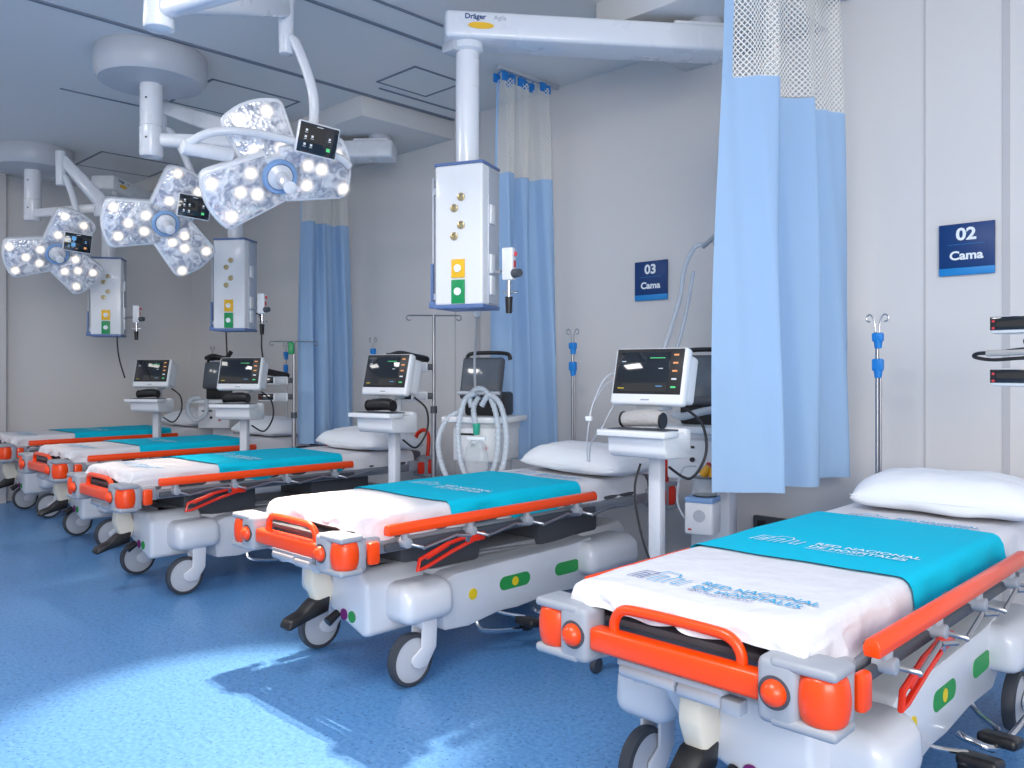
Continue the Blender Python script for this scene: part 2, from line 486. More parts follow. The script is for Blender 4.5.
# ------------------------------------------------------------------ curtains
def curtain(name, label, path, zb, zm, zt, hooks=9, fall=1.0):
    """path: plan points of the hem; the heading is gathered towards its mid line"""
    root = thing(name, label, 'curtain', (path[0][0], path[0][1], 0), 0, 'privacy curtains on ceiling tracks')
    off = Vector((path[0][0], path[0][1], 0))
    P = catmull([(p[0], p[1], 0) for p in path], 7)
    L = [0]
    for a, b in zip(P, P[1:]): L.append(L[-1]+(b-a).length)
    tot = L[-1]
    def at(u):
        s = u*tot
        for i in range(len(P)-1):
            if L[i+1] >= s: return P[i].lerp(P[i+1], (s-L[i])/max(1e-6, L[i+1]-L[i]))
        return P[-1]
    xm = sum(p.x for p in P)/len(P); y0, y1 = P[0].y, P[-1].y
    def pos(u, z):
        q = at(u); k = min(1, max(0, (z-zb)/(zt-zb)))
        g = k**1.3*.45*fall
        x = q.x*(1-g)+xm*g
        yl = y0+.05+(y1-y0-.18)*u
        y = q.y*(1-g*.8)+yl*g*.8 + .006*math.sin(u*37+z*2.0)
        x += .008*math.sin(u*53+z*3.1)
        return Vector((x, y, z))-off
    nu = 150
    grid_obj('curtain_cloth', nu, 26, lambda u, v: pos(u, zb+(zm-zb)*v + .006*math.sin(u*9)), 'curtain', root)
    grid_obj('net_heading', nu, 12, lambda u, v: pos(u, zm+(zt-zm)*v), 'net', root, lambda u, v: (u*tot, v*(zt-zm)))
    grid_obj('side_hem', 4, 14, lambda u, v: pos(u*.045, zm+(zt-zm)*v)+Vector((.002, -.004, 0)), 'curtain', root)
    # track and gliders
    ya, yb = y0-.02, WY-.02
    MB().box((xm-off.x, (ya+yb)/2-off.y, CZ-.012), (.03, yb-ya, .024), .003).build('curtain_track', 'lightgrey', root)
    for i in range(hooks):
        q = pos(i/(hooks-1), zt)
        b = MB(); b.box((q.x, q.y, zt+.01), (.018, .05, .055), .006); b.cyl((q.x, q.y, zt+.03), (xm-off.x, q.y, CZ-.02), .004)
        b.build('glider', 'clamp', root)
    return root
curtain('privacy_curtain', 'light blue curtain nearest the camera, hanging beside sign 02',
        [(-1.835, 3.045), (-1.72, 3.12), (-1.595, 3.20), (-1.66, 3.27), (-1.80, 3.36), (-1.76, 3.45), (-1.605, 3.55), (-1.63, 3.62), (-1.72, 3.74), (-1.62, 3.90), (-1.66, 4.00)], .742, 2.455, 3.04)
curtain('privacy_curtain', 'light blue curtain behind the nearest pendant box',
        [(-3.70, 3.58), (-3.62, 3.57), (-3.54, 3.60), (-3.58, 3.66), (-3.70, 3.68), (-3.62, 3.73), (-3.54, 3.78), (-3.66, 3.84), (-3.62, 3.90), (-3.48, 3.95), (-3.54, 4.02)], .70, 2.45, 3.03)
curtain('privacy_curtain', 'farthest light blue curtain, left of the tall drip stand with crossbar',
        [(-5.92, 3.58), (-5.82, 3.56), (-5.74, 3.62), (-5.88, 3.68), (-5.74, 3.72), (-5.82, 3.84), (-5.90, 3.90), (-5.74, 3.94), (-5.80, 4.03)], .66, 2.43, 3.03)
# the near curtain's track runs on across the ceiling
ctrack(7, -3.64, -1.2, 3.42)

# ------------------------------------------------------------------ ceiling pendants
def pendant(loc, zt, end, off, label, brand=True, h=.665):
    x, y = loc; zb = 1.545; zt = zb+h
    rz = facing(x, y, off)
    root = thing('ceiling_supply_pendant', label, 'supply pendant', (x, y, zb), 0, 'supply pendants on ceiling arms')
    R = Matrix.Rotation(rz, 4, 'Z'); W, D = .245, .20
    def P(bm): bmesh.ops.transform(bm.bm, matrix=R, verts=bm.bm.verts); return bm
    P(MB().box((0, 0, h/2), (W, D, h-.012), .012, seg=3)).build('pendant_box', 'white', root)
    P(MB().box((0, 0, h-.002), (W+.006, D+.006, .014), .004)).build('top_trim', 'bluetrim', root)
    P(MB().box((0, 0, 0), (W+.006, D+.006, .02), .006)).build('bottom_trim', 'bluetrim', root)
    b = MB(); b.box((W/2+.003, .02, h/2), (.008, D*.62, h-.03), .002); P(b).build('side_panel', 'aluminium', root)
    b = MB(); b.box((-W/2-.02, -D/2+.03, h/2-.02), (.008, .02, h-.07), .002); b.box((-W/2-.008, -D/2+.03, .05), (.02, .02, .03)); b.box((-W/2-.008, -D/2+.03, h-.12), (.02, .02, .03))
    P(b).build('equipment_rail', 'lightgrey', root)
    b = MB(); b.box((-W/2-.022, -D/2+.02, .11), (.012, .02, .19), .003); b.box((-W/2-.01, -D/2+.02, .01), (.05, .03, .03), .004); P(b).build('rail_bracket', 'bluetrim', root)
    for (u, v) in ((.0, .505), (-.035, .455), (.0, .375), (-.035, .325)):
        b = MB(); b.lathe([(.019, 0), (.019, .006), (.012, .008), (.012, .003), (0, .003)], frame((u+.015, -D/2, v), (0, -1, 0)), 16)
        P(b).build('gas_port', 'brass', root)
    for (zz, hh, c) in ((.175, .085, 'yellowplate'), (.068, .11, 'greenplate')):
        o = P(MB().box((0, -D/2-.003, zz), (.068, .008, hh), .002)).build('gas_outlet', c, root)
        P(MB().lathe([(.018, 0), (.018, .006), (.009, .008), (.006, .003), (0, .003)], frame((0, -D/2-.007, zz), (0, -1, 0)), 18)).build('outlet_socket', 'letters', o)
    for zz in (.43, .20, .10):
        o = P(MB().box((W/2+.011, -.01, zz), (.012, .05, .09), .004)).build('side_outlet', 'white', root)
    # flowmeter plugged into the side
    b = MB(); b.cyl((W/2+.02, -.01, .16), (W/2+.07, -.04, .16), .008); o = P(b).build('plug_adapter', 'chrome', root)
    b = MB(); b.box((W/2+.11, -.05, .19), (.055, .045, .15), .008, seg=2); f = P(b).build('vacuum_regulator', 'white', root)
    b = MB(); b.cyl((W/2+.14, -.06, .145), (W/2+.175, -.08, .145), .021, .018); P(b).build('regulator_knob', 'darkgrey', f)
    b = MB(); b.cyl((W/2+.139, -.045, .235), (W/2+.142, -.055, .235), .011); b.box((W/2+.139, -.05, .19), (.004, .02, .03)); P(b).build('red_dial', 'pinkline', f)
    b = MB(); b.cyl((W/2+.11, -.05, .115), (W/2+.11, -.05, .02), .009); b.cyl((W/2+.08, -.05, .06), (W/2+.15, -.05, .06), .005); P(b).build('outlet_stem', 'chrome', f)
    b = MB(); b.cyl((W/2+.11, -.05, .04), (W/2+.11, -.05, -.035), .018, .014); P(b).build('stem_cap', 'black', f)
    # column and arm
    za = 2.79-zb
    MB().cyl((0, 0, h), (0, 0, za+.02), .056, seg=28).lathe([(.056, za-.04), (.075, za-.03), (.075, za), (.0, za)], Matrix.Identity(4), 28).build('column', 'lamp_white', root)
    e = Vector((end[0]-x, end[1]-y, 0)); L = e.length; d = e.normalized()
    A = frame((0, 0, 0), d)     # z along the arm
    ang = math.atan2(d.y, d.x)
    b = MB(); b.box((0, 0, 0), (L+.22, .20, .125), .018, seg=3)
    bmesh.ops.transform(b.bm, matrix=Matrix.Translation(e/2+Vector((0, 0, za+.0625))) @ Matrix.Rotation(ang, 4, 'Z'), verts=b.bm.verts)
    arm = b.build('ceiling_arm', 'lamp_white', root)
    b = MB(); b.cyl(e+Vector((0, 0, za+.125)), e+Vector((0, 0, 2.962-zb)), .085, seg=28); b.build('arm_mount', 'lightgrey', root)
    b = MB(); b.box((0, 0, 0), (.26, .17, .02), .005)
    bmesh.ops.transform(b.bm, matrix=Matrix.Translation(e+Vector((0, 0, za+.13)) - d*.05) @ Matrix.Rotation(ang, 4, 'Z'), verts=b.bm.verts); b.build('arm_cap', 'lamp_white', root)
    # writing on the arm's near side
    nrm = Vector((d.y, -d.x, 0))
    if nrm.dot(-Vector((x, y, 0))) < 0: nrm = -nrm
    xdir = Vector((0, 0, 1)).cross(nrm)
    o0 = Vector((0, 0, za)) + nrm*.1012 - xdir*0
    base = (lambda X_, Z_: o0+xdir*X_+Vector((0, 0, Z_)))
    text_mesh('Dräger', .034, lambda a, b_, c: base(-.02+a, .085+b_), 'navy', 'maker_lettering', arm, .001)
    text_mesh('Agila', .030, lambda a, b_, c: base(.115+a, .085+b_), 'grey', 'maker_lettering', arm)
    text_mesh('ceiling arm'[:0] or '■', .001, lambda a, b_, c: base(a, b_), 'navy', 'mark', arm) if False else None
    t = MB(); t.lathe([(0, .002), (.06, .002), (.06, 0)], frame((0, 0, 0), (0, 0, 1)), 24)
    bmesh.ops.scale(t.bm, vec=(1, .26, 1), verts=t.bm.verts)
    bmesh.ops.transform(t.bm, matrix=frame(base(.055, .055), nrm), verts=t.bm.verts); t.build('yellow_sticker', 'yellowplate', arm)
    # the arm's joint collar underneath
    MB().box((-d.x*.06, -d.y*.06, za-.02), (.09, .09, .05), .01).build('arm_brake', 'lightgrey', root)
    if x < -4:
        c = MB(); c.tube([(.16, .08, .12), (.22, .08, .10), (.24, .08, -.02), (.24, .08, -.12), (.22, .10, -.20)] if x > -7 else [(.12, .03, .10), (.14, .02, -.05), (.24, .0, -.20), (.36, .0, -.36)], .006, 8); c.build('hanging_cable', 'cabledark', root)
    return root
pendant((-2.92, 2.68), 0, (-2.20, 3.60), 25, 'nearest supply pendant, white gas box hanging in front of the middle curtain')
pendant((-5.80, 2.99), 0, (-4.98, 3.70), 27, 'middle supply pendant, below the nearest surgical lamp')
pendant((-7.55, 2.72), 0, (-8.30, 3.55), 12, 'farthest supply pendant, between the two farther surgical lamps')

# ------------------------------------------------------------------ surgical lamps
def pol(r, a): return (r*math.cos(math.radians(a)), r*math.sin(math.radians(a)))
def petal_poly(a0, W0=.132, W1=.155, R0=.03, R1=.39, grow=0, sc=1):
    W0, W1, R1 = W0*sc, W1*sc, R1*sc
    pts = []
    loc = [(R0-grow, -W0-grow), (R1*.86, -W1-grow)]
    for k in range(0, 9):
        t = -1+k/4.0
        loc.append((R1*(.90+.10*(1-t*t))+grow, t*(W1-.012)+t*grow))
    loc += [(R1*.86, W1+grow), (R0-grow, W0+grow)]
    c, s = math.cos(math.radians(a0)), math.sin(math.radians(a0))
    return [(p[0]*c-p[1]*s, p[0]*s+p[1]*c) for p in loc]

def surgical_lamp(label, mount, elbow, top, head, n, angles, tilt=None, panel_px=(.1, .16), scale=1.0, spot=None, icons=0, joint_left=True):
    root = thing('surgical_lamp', label, 'surgical lamp', (mount[0], mount[1], CZ), 0, 'three-lobed surgical lamps')
    O = Vector((mount[0], mount[1], CZ)); V = lambda p: Vector(p)-O
    b = MB(); b.lathe([(0, 0), (.30, 0), (.31, -.02), (.31, -.13), (.285, -.17), (.10, -.178), (0, -.178)], Matrix.Identity(4), 48); b.build('ceiling_canopy', 'lightgrey', root)
    b = MB(); b.lathe([(.064, -.17), (.064, -.42), (.060, -.422), (.060, -.428), (.066, -.43), (.066, -.585), (.058, -.60), (0, -.60)], Matrix.Identity(4), 28); col = b.build('column', 'lamp_white', root)
    for zz in (-.27, -.50):
        MB().ball((.045, -.05, zz), .006, seg=8).build('screw', 'darkgrey', col)
    E, Tp, H = V(elbow), V(top), V(head)
    z1 = E.z; s = Vector((0, 0, z1)); d = (E-s).normalized()
    def bar(p0, p1, w, h, w1=None, h1=None, bev=.018):
        L = (p1-p0).length; t = MB(); t.box((0, 0, 0), (w, h, L), bev, seg=3)
        if w1:
            for v in t.bm.verts:
                k = (v.co.z+L/2)/L; v.co.x *= 1+(w1/w-1)*k; v.co.y *= 1+(h1/h-1)*k
        bmesh.ops.transform(t.bm, matrix=frame((p0+p1)/2, p1-p0), verts=t.bm.verts); return t
    a = bar(s, E+Vector((0, 0, 0)), .065, .075).build('horizontal_arm', 'lamp_white', root)
    MB().cyl(E+Vector((0, 0, -.075)), E+Vector((0, 0, .085)), .055, .05, seg=24, bev=.012).build('elbow_joint', 'lamp_white', root)
    e2 = E+Vector((0, 0, .05))
    sp = bar(e2, Tp, .085, .115, .065, .08, .022).build('spring_arm', 'lamp_white', root)
    mid = e2.lerp(Tp, .10); 
    st = bar(e2.lerp(Tp, .02)+Vector((0, 0, -.03)), e2.lerp(Tp, .07)+Vector((0, 0, -.05)), .088, .06, bev=.004).build('warning_sticker', 'darkgrey', sp)
    # vertical link at the arm's end
    lk = Tp+Vector((0, 0, -.22))
    MB().cyl(Tp+Vector((0, 0, .05)), lk, .040, .034, seg=22, bev=.008).build('vertical_link', 'lamp_white', root)
    F = frame(H, n); ex, ey, ez = (F.to_3x3() @ Vector(c) for c in ((1, 0, 0), (0, 1, 0), (0, 0, 1)))
    pan = H+ex*panel_px[0]+ey*panel_px[1]+ez*.03
    back = H-ez*.07
    # bent tube from the link to the head
    p0 = lk+Vector((0, 0, .06)); side = (pan-p0); side.z = 0
    p3 = pan-ez*.06
    MB().tube([p0, p0+side*.30+Vector((0, 0, -.0)), p0+side*.78+Vector((0, 0, -.16)), p0+side*1.0+Vector((0, 0, -.30)), p3, back.lerp(p3, .3)], .024, 14).build('bent_tube', 'lamp_white', root)
    # petals
    for i, a0 in enumerate(angles):
        Fi = F.copy()
        if tilt and tilt[i]:
            ax = Vector((-math.sin(math.radians(a0)), math.cos(math.radians(a0)), 0))
            Fi = F @ Matrix.Rotation(math.radians(tilt[i]), 4, ax)
        b = MB(); b.prism(petal_poly(a0, grow=.016, sc=scale), .06, Fi @ Matrix.Translation((0, 0, -.030)), .014); pt = b.build('light_petal', 'lamp_white', root)
        b = MB(); b.prism(petal_poly(a0, sc=scale), .008, Fi @ Matrix.Translation((0, 0, .002)), .002); b.build('reflector', 'reflector', pt)
        spots = [(.125, -.055), (.125, .055), (.30, -.09), (.30, .09), (.215, .0)] if i != 1 else [(.135, -.05), (.14, .055), (.31, .08), (.29, -.08)]
        for (rr, tt) in spots:
            rr += random.uniform(-.018, .018); tt += random.uniform(-.018, .018)
            c, s_ = math.cos(math.radians(a0)), math.sin(math.radians(a0))
            cx, cy = rr*c-tt*s_, rr*s_+tt*c
            R = .062*scale; rr *= scale; tt *= scale
            me = bpy.data.meshes.new('led'); K = 20
            vs = [Fi @ Vector((cx, cy, .0115))]+[Fi @ Vector((cx+R*math.cos(2*PI*k/K), cy+R*math.sin(2*PI*k/K), .0085)) for k in range(K)]
            me.from_pydata(vs, [], [(0, 1+k, 1+(k+1) % K) for k in range(K)])
            uv = me.uv_layers.new(name='UVMap')
            for p in me.polygons:
                for li in p.loop_indices:
                    k = me.loops[li].vertex_index
                    uv.data[li].uv = (.5, .5) if k == 0 else (.5+.5*math.cos(2*PI*(k-1)/K), .5+.5*math.sin(2*PI*(k-1)/K))
            me.materials.append(M['led'])
            o = bpy.data.objects.new('led', me); COL.objects.link(o); o.parent = pt
    # hub and handle
    b = MB(); b.lathe([(0, -.05), (.10, -.05), (.10, .006), (0, .006)], F, 32); b.build('hub', 'lamp_white', root)
    b = MB(); b.lathe([(.082, .0), (.086, .012), (.080, .024), (.066, .026), (.062, .012), (.062, 0)], F, 36); hr = b.build('hub_ring', 'bluering', root)
    b = MB(); b.lathe([(.064, .0), (.060, .02), (.034, .034), (.027, .06), (.025, .15), (.030, .165), (.030, .178), (.012, .184), (0, .184)], F, 24); hd = b.build('handle', 'lamp_white', root)
    # yoke bar over the petals and the side joint
    if joint_left:
        j = H-ex*.42+ey*.09-ez*.02
        b = MB(); b.tube([j, H-ex*.34+ey*.155+ez*.0, H-ex*.20+ey*.19+ez*.025, H+ex*.05+ey*.18+ez*.03, H+ex*.26+ey*.14+ez*.025, H+ex*.335+ey*.10+ez*.01], .019, 12); b.build('yoke_bar', 'lamp_white', root)
        b = MB(); b.cyl(j-ex*.03-ey*.02, H-ex*.22+ey*.055-ez*.05, .034, .034, 20, .006); b.build('swivel_joint', 'lamp_white', root)
    else:
        MB().cyl(H-ez*.05, H-ez*.13, .06, .05, 20, .01).build('swivel_joint', 'lamp_white', root)
    # control panel with its touch icons
    pz = (ez+Vector((0, 0, .25))).normalized()
    PF = frame(pan+ez*.05, pz) @ Matrix.Rotation(math.radians(-5), 4, 'Z')
    b = MB(); b.box((0, 0, 0), (.205, .15, .018), .008, seg=3); bmesh.ops.transform(b.bm, matrix=PF, verts=b.bm.verts); cp = b.build('control_panel', 'lamp_white', root)
    b = MB(); b.box((0, 0, .0095), (.190, .136, .004), .001); bmesh.ops.transform(b.bm, matrix=PF, verts=b.bm.verts); b.build('touch_screen', 'screen_glass', cp)
    def icon(cx, cy, sx, sy, m):
        t = MB(); t.box((cx, cy, .0125), (sx, sy, .001)); bmesh.ops.transform(t.bm, matrix=PF, verts=t.bm.verts); t.build('screen_icon', m, cp)
    for (cx, cy) in ((-.062, .035), (-.062, .005), (-.062, -.03), (-.03, .01), (-.03, -.03), (.055, .015)):
        icon(cx, cy, .010, .010, 'iconblue' if icons == 2 else 'icon')
        icon(cx, cy-.011, .014, .002, 'icon')
    icon(.055, -.035, .018, .016, 'iconorange' if icons == 2 else 'icongreen')
    if icons == 2:
        icon(-.03, .03, .03, .03, 'iconblue'); icon(-.03, -.02, .03, .03, 'iconblue')
    icon(.0, .058, .03, .003, 'icon')
    # its light
    if spot:
        tgt, power, size, blend = spot
        l = bpy.data.lights.new('lamp_beam', 'SPOT'); l.energy = power; l.spot_size = math.radians(size); l.spot_blend = blend
        l.shadow_soft_size = .05; l.color = (1, .80, .62)
        o = bpy.data.objects.new('lamp_beam', l); COL.objects.link(o); o.parent = root
        o.location = H+ez*.05
        o.rotation_euler = (V(tgt)-o.location).to_track_quat('-Z', 'Y').to_euler()
    return root
def dirn(r, u, f): return (RIGHT*r+Vector((0, 0, u))+FWD*f).normalized()
surgical_lamp('nearest surgical lamp, largest in view, with the arm crossing the top of the photo', (-2.10, 1.55), (-3.04, 1.27, 2.56), (-3.57, 2.10, 2.98),
              (-3.60, 2.08, 2.18), dirn(.50, -.48, -.74), (211, 118, 14), (0, 22, 0), (.125, .215), .90, spot=((-2.80, 1.42, 0), 1900, 45, .6))
surgical_lamp('middle surgical lamp, hanging under the large round ceiling canopy', (-4.94, 2.02), (-4.60, 2.43, 2.60), (-5.36, 2.26, 2.94),
              (-5.38, 2.29, 2.20), dirn(.50, -.38, -.78), (186, 66, -50), None, (.15, .14), .93, spot=((-4.85, 1.95, 0), 260, 40, .8), joint_left=False)
surgical_lamp('farthest surgical lamp, at the left edge near the far wall', (-7.77, 2.19), (-7.10, 2.50, 2.56), (-7.17, 2.22, 2.93),
              (-7.19, 2.20, 2.17), dirn(.54, -.36, -.76), (192, 66, -42), None, (.13, .12), .92, spot=((-6.6, 2.0, 0), 90, 50, .8), icons=2, joint_left=False)

# ------------------------------------------------------------------ hospital stretchers
def make_gurney():
    root = thing('hospital_stretcher', 'x', 'hospital bed', (0, 0, 0), 0, 'stretchers in a row along the back wall')
    # base shell
    b = MB()
    prof = [(.40, .26), (.30, .36), (.28, .44), (.34, .455), (.42, .435), (.62, .405), (1.0, .395), (1.35, .40), (1.6, .43), (1.92, .445), (1.97, .38), (1.93, .25), (1.70, .22), (1.50, .17), (1.02, .17), (.66, .16), (.60, .23), (.42, .24)]
    b.prism(prof, .40, YZ, .018)
    b.prism([(.58, .165), (.56, .37), (.64, .395), (1.0, .40), (1.40, .405), (1.55, .42), (1.60, .25), (1.50, .18), (1.25, .19), (1.02, .175), (.9, .18), (.72, .155)], .60, YZ, .014)
    b.prism([(-.15, .455), (.20, .46), (.255, .41), (.262, .215), (.225, .20), (.03, .265), (-.07, .30), (-.15, .40)], .30, Matrix.Translation((0, .37, 0)) @ XZ, .02, 3)
    base = b.build('base_shell', 'shell', root)
    for sx in (-1, 1):
        for (y0, y1) in ((.31, .57), (1.44, 1.84)):
            f = MB(); f.box((sx*.30, (y0+y1)/2,   .328), (.19, y1-y0, .158), .048, seg=4)
            for v in f.bm.verts:
                if v.co.z > .35: v.co.x = v.co.x - sx*(v.co.z-.35)*.5
            f.build('wheel_fender', 'shell', base)
    MB().prism([(.30, .455), (.30, .47), (.60, .42), (1.35, .40), (1.75, .44), (1.72, .455), (1.35, .43), (.7, .44)], .34, YZ, .004).build('base_top_cover', 'grey', base)
    for (y, L, m) in ((1.36, .16, 'green'), (1.0, .18, 'green')):
        for sx in (-1, 1):
            s = MB(); s.box((sx*.3012, y, .295), (.004, L, .062), 0); 
            t = bmesh.new(); s.bm.free(); s.bm = t
            poly = []
            for k in range(9): a = -PI/2+PI*k/8; poly.append((y+L/2-.022+.03*math.cos(a), .30+.03*math.sin(a)))
            for k in range(9): a = PI/2+PI*k/8; poly.append((y-L/2+.022+.03*math.cos(a), .30+.03*math.sin(a)))
            s.prism(poly, .003, Matrix.Translation((sx*.3008, 0, 0)) @ YZ)
            o = s.build('instruction_sticker', m, base)
    for sx in (-1, 1):
        for (y, R, zz) in ((1.0, .02, .30), (.74, .024, .29)):
            MB().cyl((sx*.300, y, zz), (sx*.3035, y, zz), R, seg=20).build('yellow_sticker', 'yellow', base)
    # brake symbols on the foot end
    for (x, m) in ((.105, 'purple'), (.16, 'green')):
        s = MB(); s.lathe([(0, .003), (.023, .003), (.023, 0)], frame((x, .219, .272), (0, -1, 0)), 20); s.build('brake_symbol', m, base)
    # casters
    for sx in (-1, 1):
        for (yw, ys) in ((.38, .45), (1.66, 1.73)):
            X = sx*.325
            f = MB()
            poly = [(ys+.035, .26), (ys-.045, .26)]
            for k in range(9):
                a = math.radians(200+k*20); poly.append((yw+.03*0+.012+.034*math.cos(a), .098+.034*math.sin(a)))
            poly = [(ys-.035, .265), (ys-.040, .15), (yw-.018, .12), (yw-.02, .10), (yw-.008, .082), (yw+.02, .07), (yw+.06, .075), (ys+.035, .14), (ys+.04, .265)]
            f.prism(poly, .012, Matrix.Translation((X+.031, 0, 0)) @ YZ, .004)
            f.prism(poly, .012, Matrix.Translation((X-.031, 0, 0)) @ YZ, .004)
            f.box((X, ys, .245), (.072, .08, .05), .012)
            fo = f.build('caster_fork', 'shell', root)
            t = MB(); t.lathe([(.088, -.022), (.101, -.018), (.105, 0), (.101, .018), (.088, .022), (.084, 0), (.088, -.022)], frame((X, yw, .105), (1, 0, 0)), 40)
            t.build('caster_tyre', 'tyre', fo)
            t = MB(); t.lathe([(0, -.020), (.05, -.024), (.087, -.016), (.088, 0), (.087, .016), (.05, .024), (0, .020)], frame((X, yw, .105), (1, 0, 0)), 36)
            t.build('caster_disc', 'lightgrey', fo)
    # lift columns
    for y in (.66, 1.50):
        c = MB(); c.box((0, y, .475), (.40, .46, .16), .03); c.build('lift_column', 'darkgrey', root)
    # deck
    b = MB()
    for sx in (-1, 1): b.box((sx*.335, 1.07, .575), (.036, 1.94, .05), .008)
    for y in (.16, .6, 1.1, 1.6, 2.0): b.box((0, y, .565), (.66, .05, .03), .004)
    fr = b.build('deck_frame', 'alloy', root)
    MB().box((.357, .62, .572), (.006, .09, .022), .002).build('rating_label', 'letters', fr)
    MB().box((0, 1.08, .608), (.66, 2.0, .018), .004).build('deck_panel', 'deck', root)
    MB().box((0, 1.12, .650), (.635, 1.94, .066), .02).build('mattress', 'under', root)
    # corner bumpers
    def bumper(sx, y0, dr, rollm, full):
        b = MB(); L = .158
        b.box((sx*.278, y0+dr*.045, .575), (.092, .09, .142), .018, seg=3)
        b.box((sx*.335, y0+dr*.05, .636), (.145, .10, .024), .010, seg=3)
        b.box((sx*.335, y0+dr*.05, .515), (.145, .10, .024), .010, seg=3)
        b.box((sx*.345, y0+dr*.095, .575), (.11, .05, .13), .014)
        b.box((sx*.33, y0+dr*.15, .585), (.07, .12, .07), .012)
        o = b.build('corner_bumper', 'grey', root)
        if full:
            MB().cyl((sx*.275, y0+dr*.01, .575), (sx*.275, y0-dr*.0008, .575), .036, seg=28).build('bumper_recess', 'darkgrey', o)
            MB().ball((sx*.275, y0+dr*.002, .575), .029).build('bumper_ball', 'orange', o)
        t = MB(); t.lathe([(0, -.05), (.040, -.05)]+[(.040+.013*math.cos(k*PI/12), .05*math.sin(k*PI/12)) for k in range(-6, 7)]+[(.040, .05), (0, .05)], frame((sx*.362, y0+dr*.047, .5755), (0, 0, 1)), 36)
        t.build('bumper_roller', rollm, o)
        MB().box((sx*.402, y0+dr*.145, .573), (.028, .05, .085), .012).build('side_buffer', rollm, o)
    for sx in (-1, 1):
        bumper(sx, 0, 1, 'orange', True); bumper(sx, 2.16, -1, 'red', False)
    # foot bar with its grip
    b = MB(); b.box((0, .038, .570), (.47, .05, .060), .012, seg=3); fb = b.build('foot_bar', 'orange', root)
    g = MB(); g.tube([(-.175, .045, .58), (-.175, .045, .620), (-.150, .042, .652), (-.09, .040, .660), (.09, .040, .660), (.150, .042, .652), (.175, .045, .620), (.175, .045, .58)], .013, 12, 6)
    g.build('foot_grip', 'orange', root)
    b = MB(); b.cyl((-.17, .07, .497), (-.01, .07, .497), .018, seg=18, bev=.004); b.cyl((0, .07, .493), (.11, .07, .493), .019, seg=18, bev=.004); b.box((-.03, .075, .515), (.30, .03, .016), .004); b.box((-.12, .10, .485), (.04, .06, .03), .005)
    b.box((.135, .085, .485), (.05, .04, .035), .006)
    b.build('foot_hinge', 'lightgrey', root)
    # foot pedal on its cream neck
    b = MB(); b.prism([(.20, .47), (.13, .49), (.12, .39), (.15, .315), (.21, .295), (.23, .36)], .065, Matrix.Translation((-.01, 0, 0)) @ YZ, .012); b.build('pedal_neck', 'cream', root)
    b = MB(); b.prism([(.21, .335), (.14, .325), (.09, .285), (.03, .265), (.015, .24), (.02, .225), (.07, .24), (.13, .255), (.20, .27)], .075, Matrix.Translation((-.01, 0, 0)) @ YZ, .01); pd = b.build('foot_pedal', 'black', root)
    MB().cyl((.06, .22, .27), (.06, .17, .24), .016, .02, 14).build('release_lever', 'black', root)
    # side rails
    for sx in (-1, 1):
        X = sx*.395
        b = MB()
        prof = [(-.018, -.020), (.018, -.020), (.021, .0), (.014, .018), (0, .023), (-.014, .018), (-.021, .0)]
        m = Matrix(((1, 0, 0, X), (0, 0, 1, .83), (0, 1, 0, .645), (0, 0, 0, 1)))
        b.prism(prof, 1.24, m, .004)
        rl = b.build('side_rail', 'orange', root)
        for k in range(4):
            y = .30+k*.34
            p = MB(); p.cyl((X-.004*sx, y, .628), (X-.004*sx, y, .578), .016, seg=14, bev=.003); p.cyl((X-.03*sx, y, .588), (X+.022*sx, y, .588), .02, seg=16, bev=.004)
            p.build('rail_post', 'grey', rl)
            p = MB(); p.tube([(X+.01*sx, y+.01, .584), (X+.05*sx, y+.05, .570), (X+.052*sx, y+.06, .569), (X+.040*sx, y+.22, .590), (X+.042*sx, y+.23, .590), (X+.06*sx, y+.29, .583)], .0065, 8, 2)
            p.build('linkage', 'steel', rl)
        b = MB()
        b.box((X-.022*sx, .85, .575), (.016, 1.26, .030), .004); b.build('rail_track', 'darkgrey', rl)
        b = MB()
        b.tube([(X+.012*sx, .35, .475), (X+.012*sx, .36, .515), (X+.012*sx, .50, .555), (X+.012*sx, .64, .575), (X+.012*sx, .65, .552), (X+.012*sx, .52, .520), (X+.012*sx, .39, .480)], .0085, 8, 1, True)
        b.box((X+.012*sx, .655, .562), (.02, .10, .034), .006)
        b.box((X+.012*sx, .45, .535), (.02, .12, .014), .004, RX(18))
        b.build('rail_latch', 'red', rl)
        MB().cyl((X+.02*sx, .60, .562), (X+.028*sx, .60, .562), .012, seg=12).build('latch_bolt', 'chrome', rl)
    # head-end push handles
    for sx in (1,):
        g = MB(); g.tube([(sx*.20, 2.12, .70), (sx*.23, 2.12, .79), (sx*.30, 2.125, .825), (sx*.355, 2.12, .79), (sx*.365, 2.11, .70), (sx*.36, 2.10, .60)], .014, 10)
        g.build('push_handle', 'red', root)
    # side pedals
    for sx in (-1, 1):
        b = MB(); b.tube([(sx*.30, 1.12, .15), (sx*.335, 1.12, .14), (sx*.40, 1.18, .125), (sx*.40, 1.62, .125)], .011, 10, 5)
        b.tube([(sx*.28, .86, .20), (sx*.30, .92, .17), (sx*.36, 1.0, .15)], .008, 8, 3); b.tube([(sx*.28, 1.30, .20), (sx*.31, 1.28, .17), (sx*.38, 1.24, .15)], .008, 8, 3)
        b.tube([(sx*.28, .78, .17), (sx*.30, .80, .12), (sx*.36, .98, .10)], .010, 8, 3)
        b.build('pedal_bar', 'chrome', root)
        for y in (1.00, 1.20):
            p = MB(); p.box((sx*.395, y, .135), (.11, .10, .036), .014, RX(-12), 3); p.box((sx*.36, y+.01, .115), (.05, .05, .05), .01); p.build('side_pedal', 'black', root)
    # folded drip pole at the left head corner
    b = MB(); x, y = -.325, 2.14
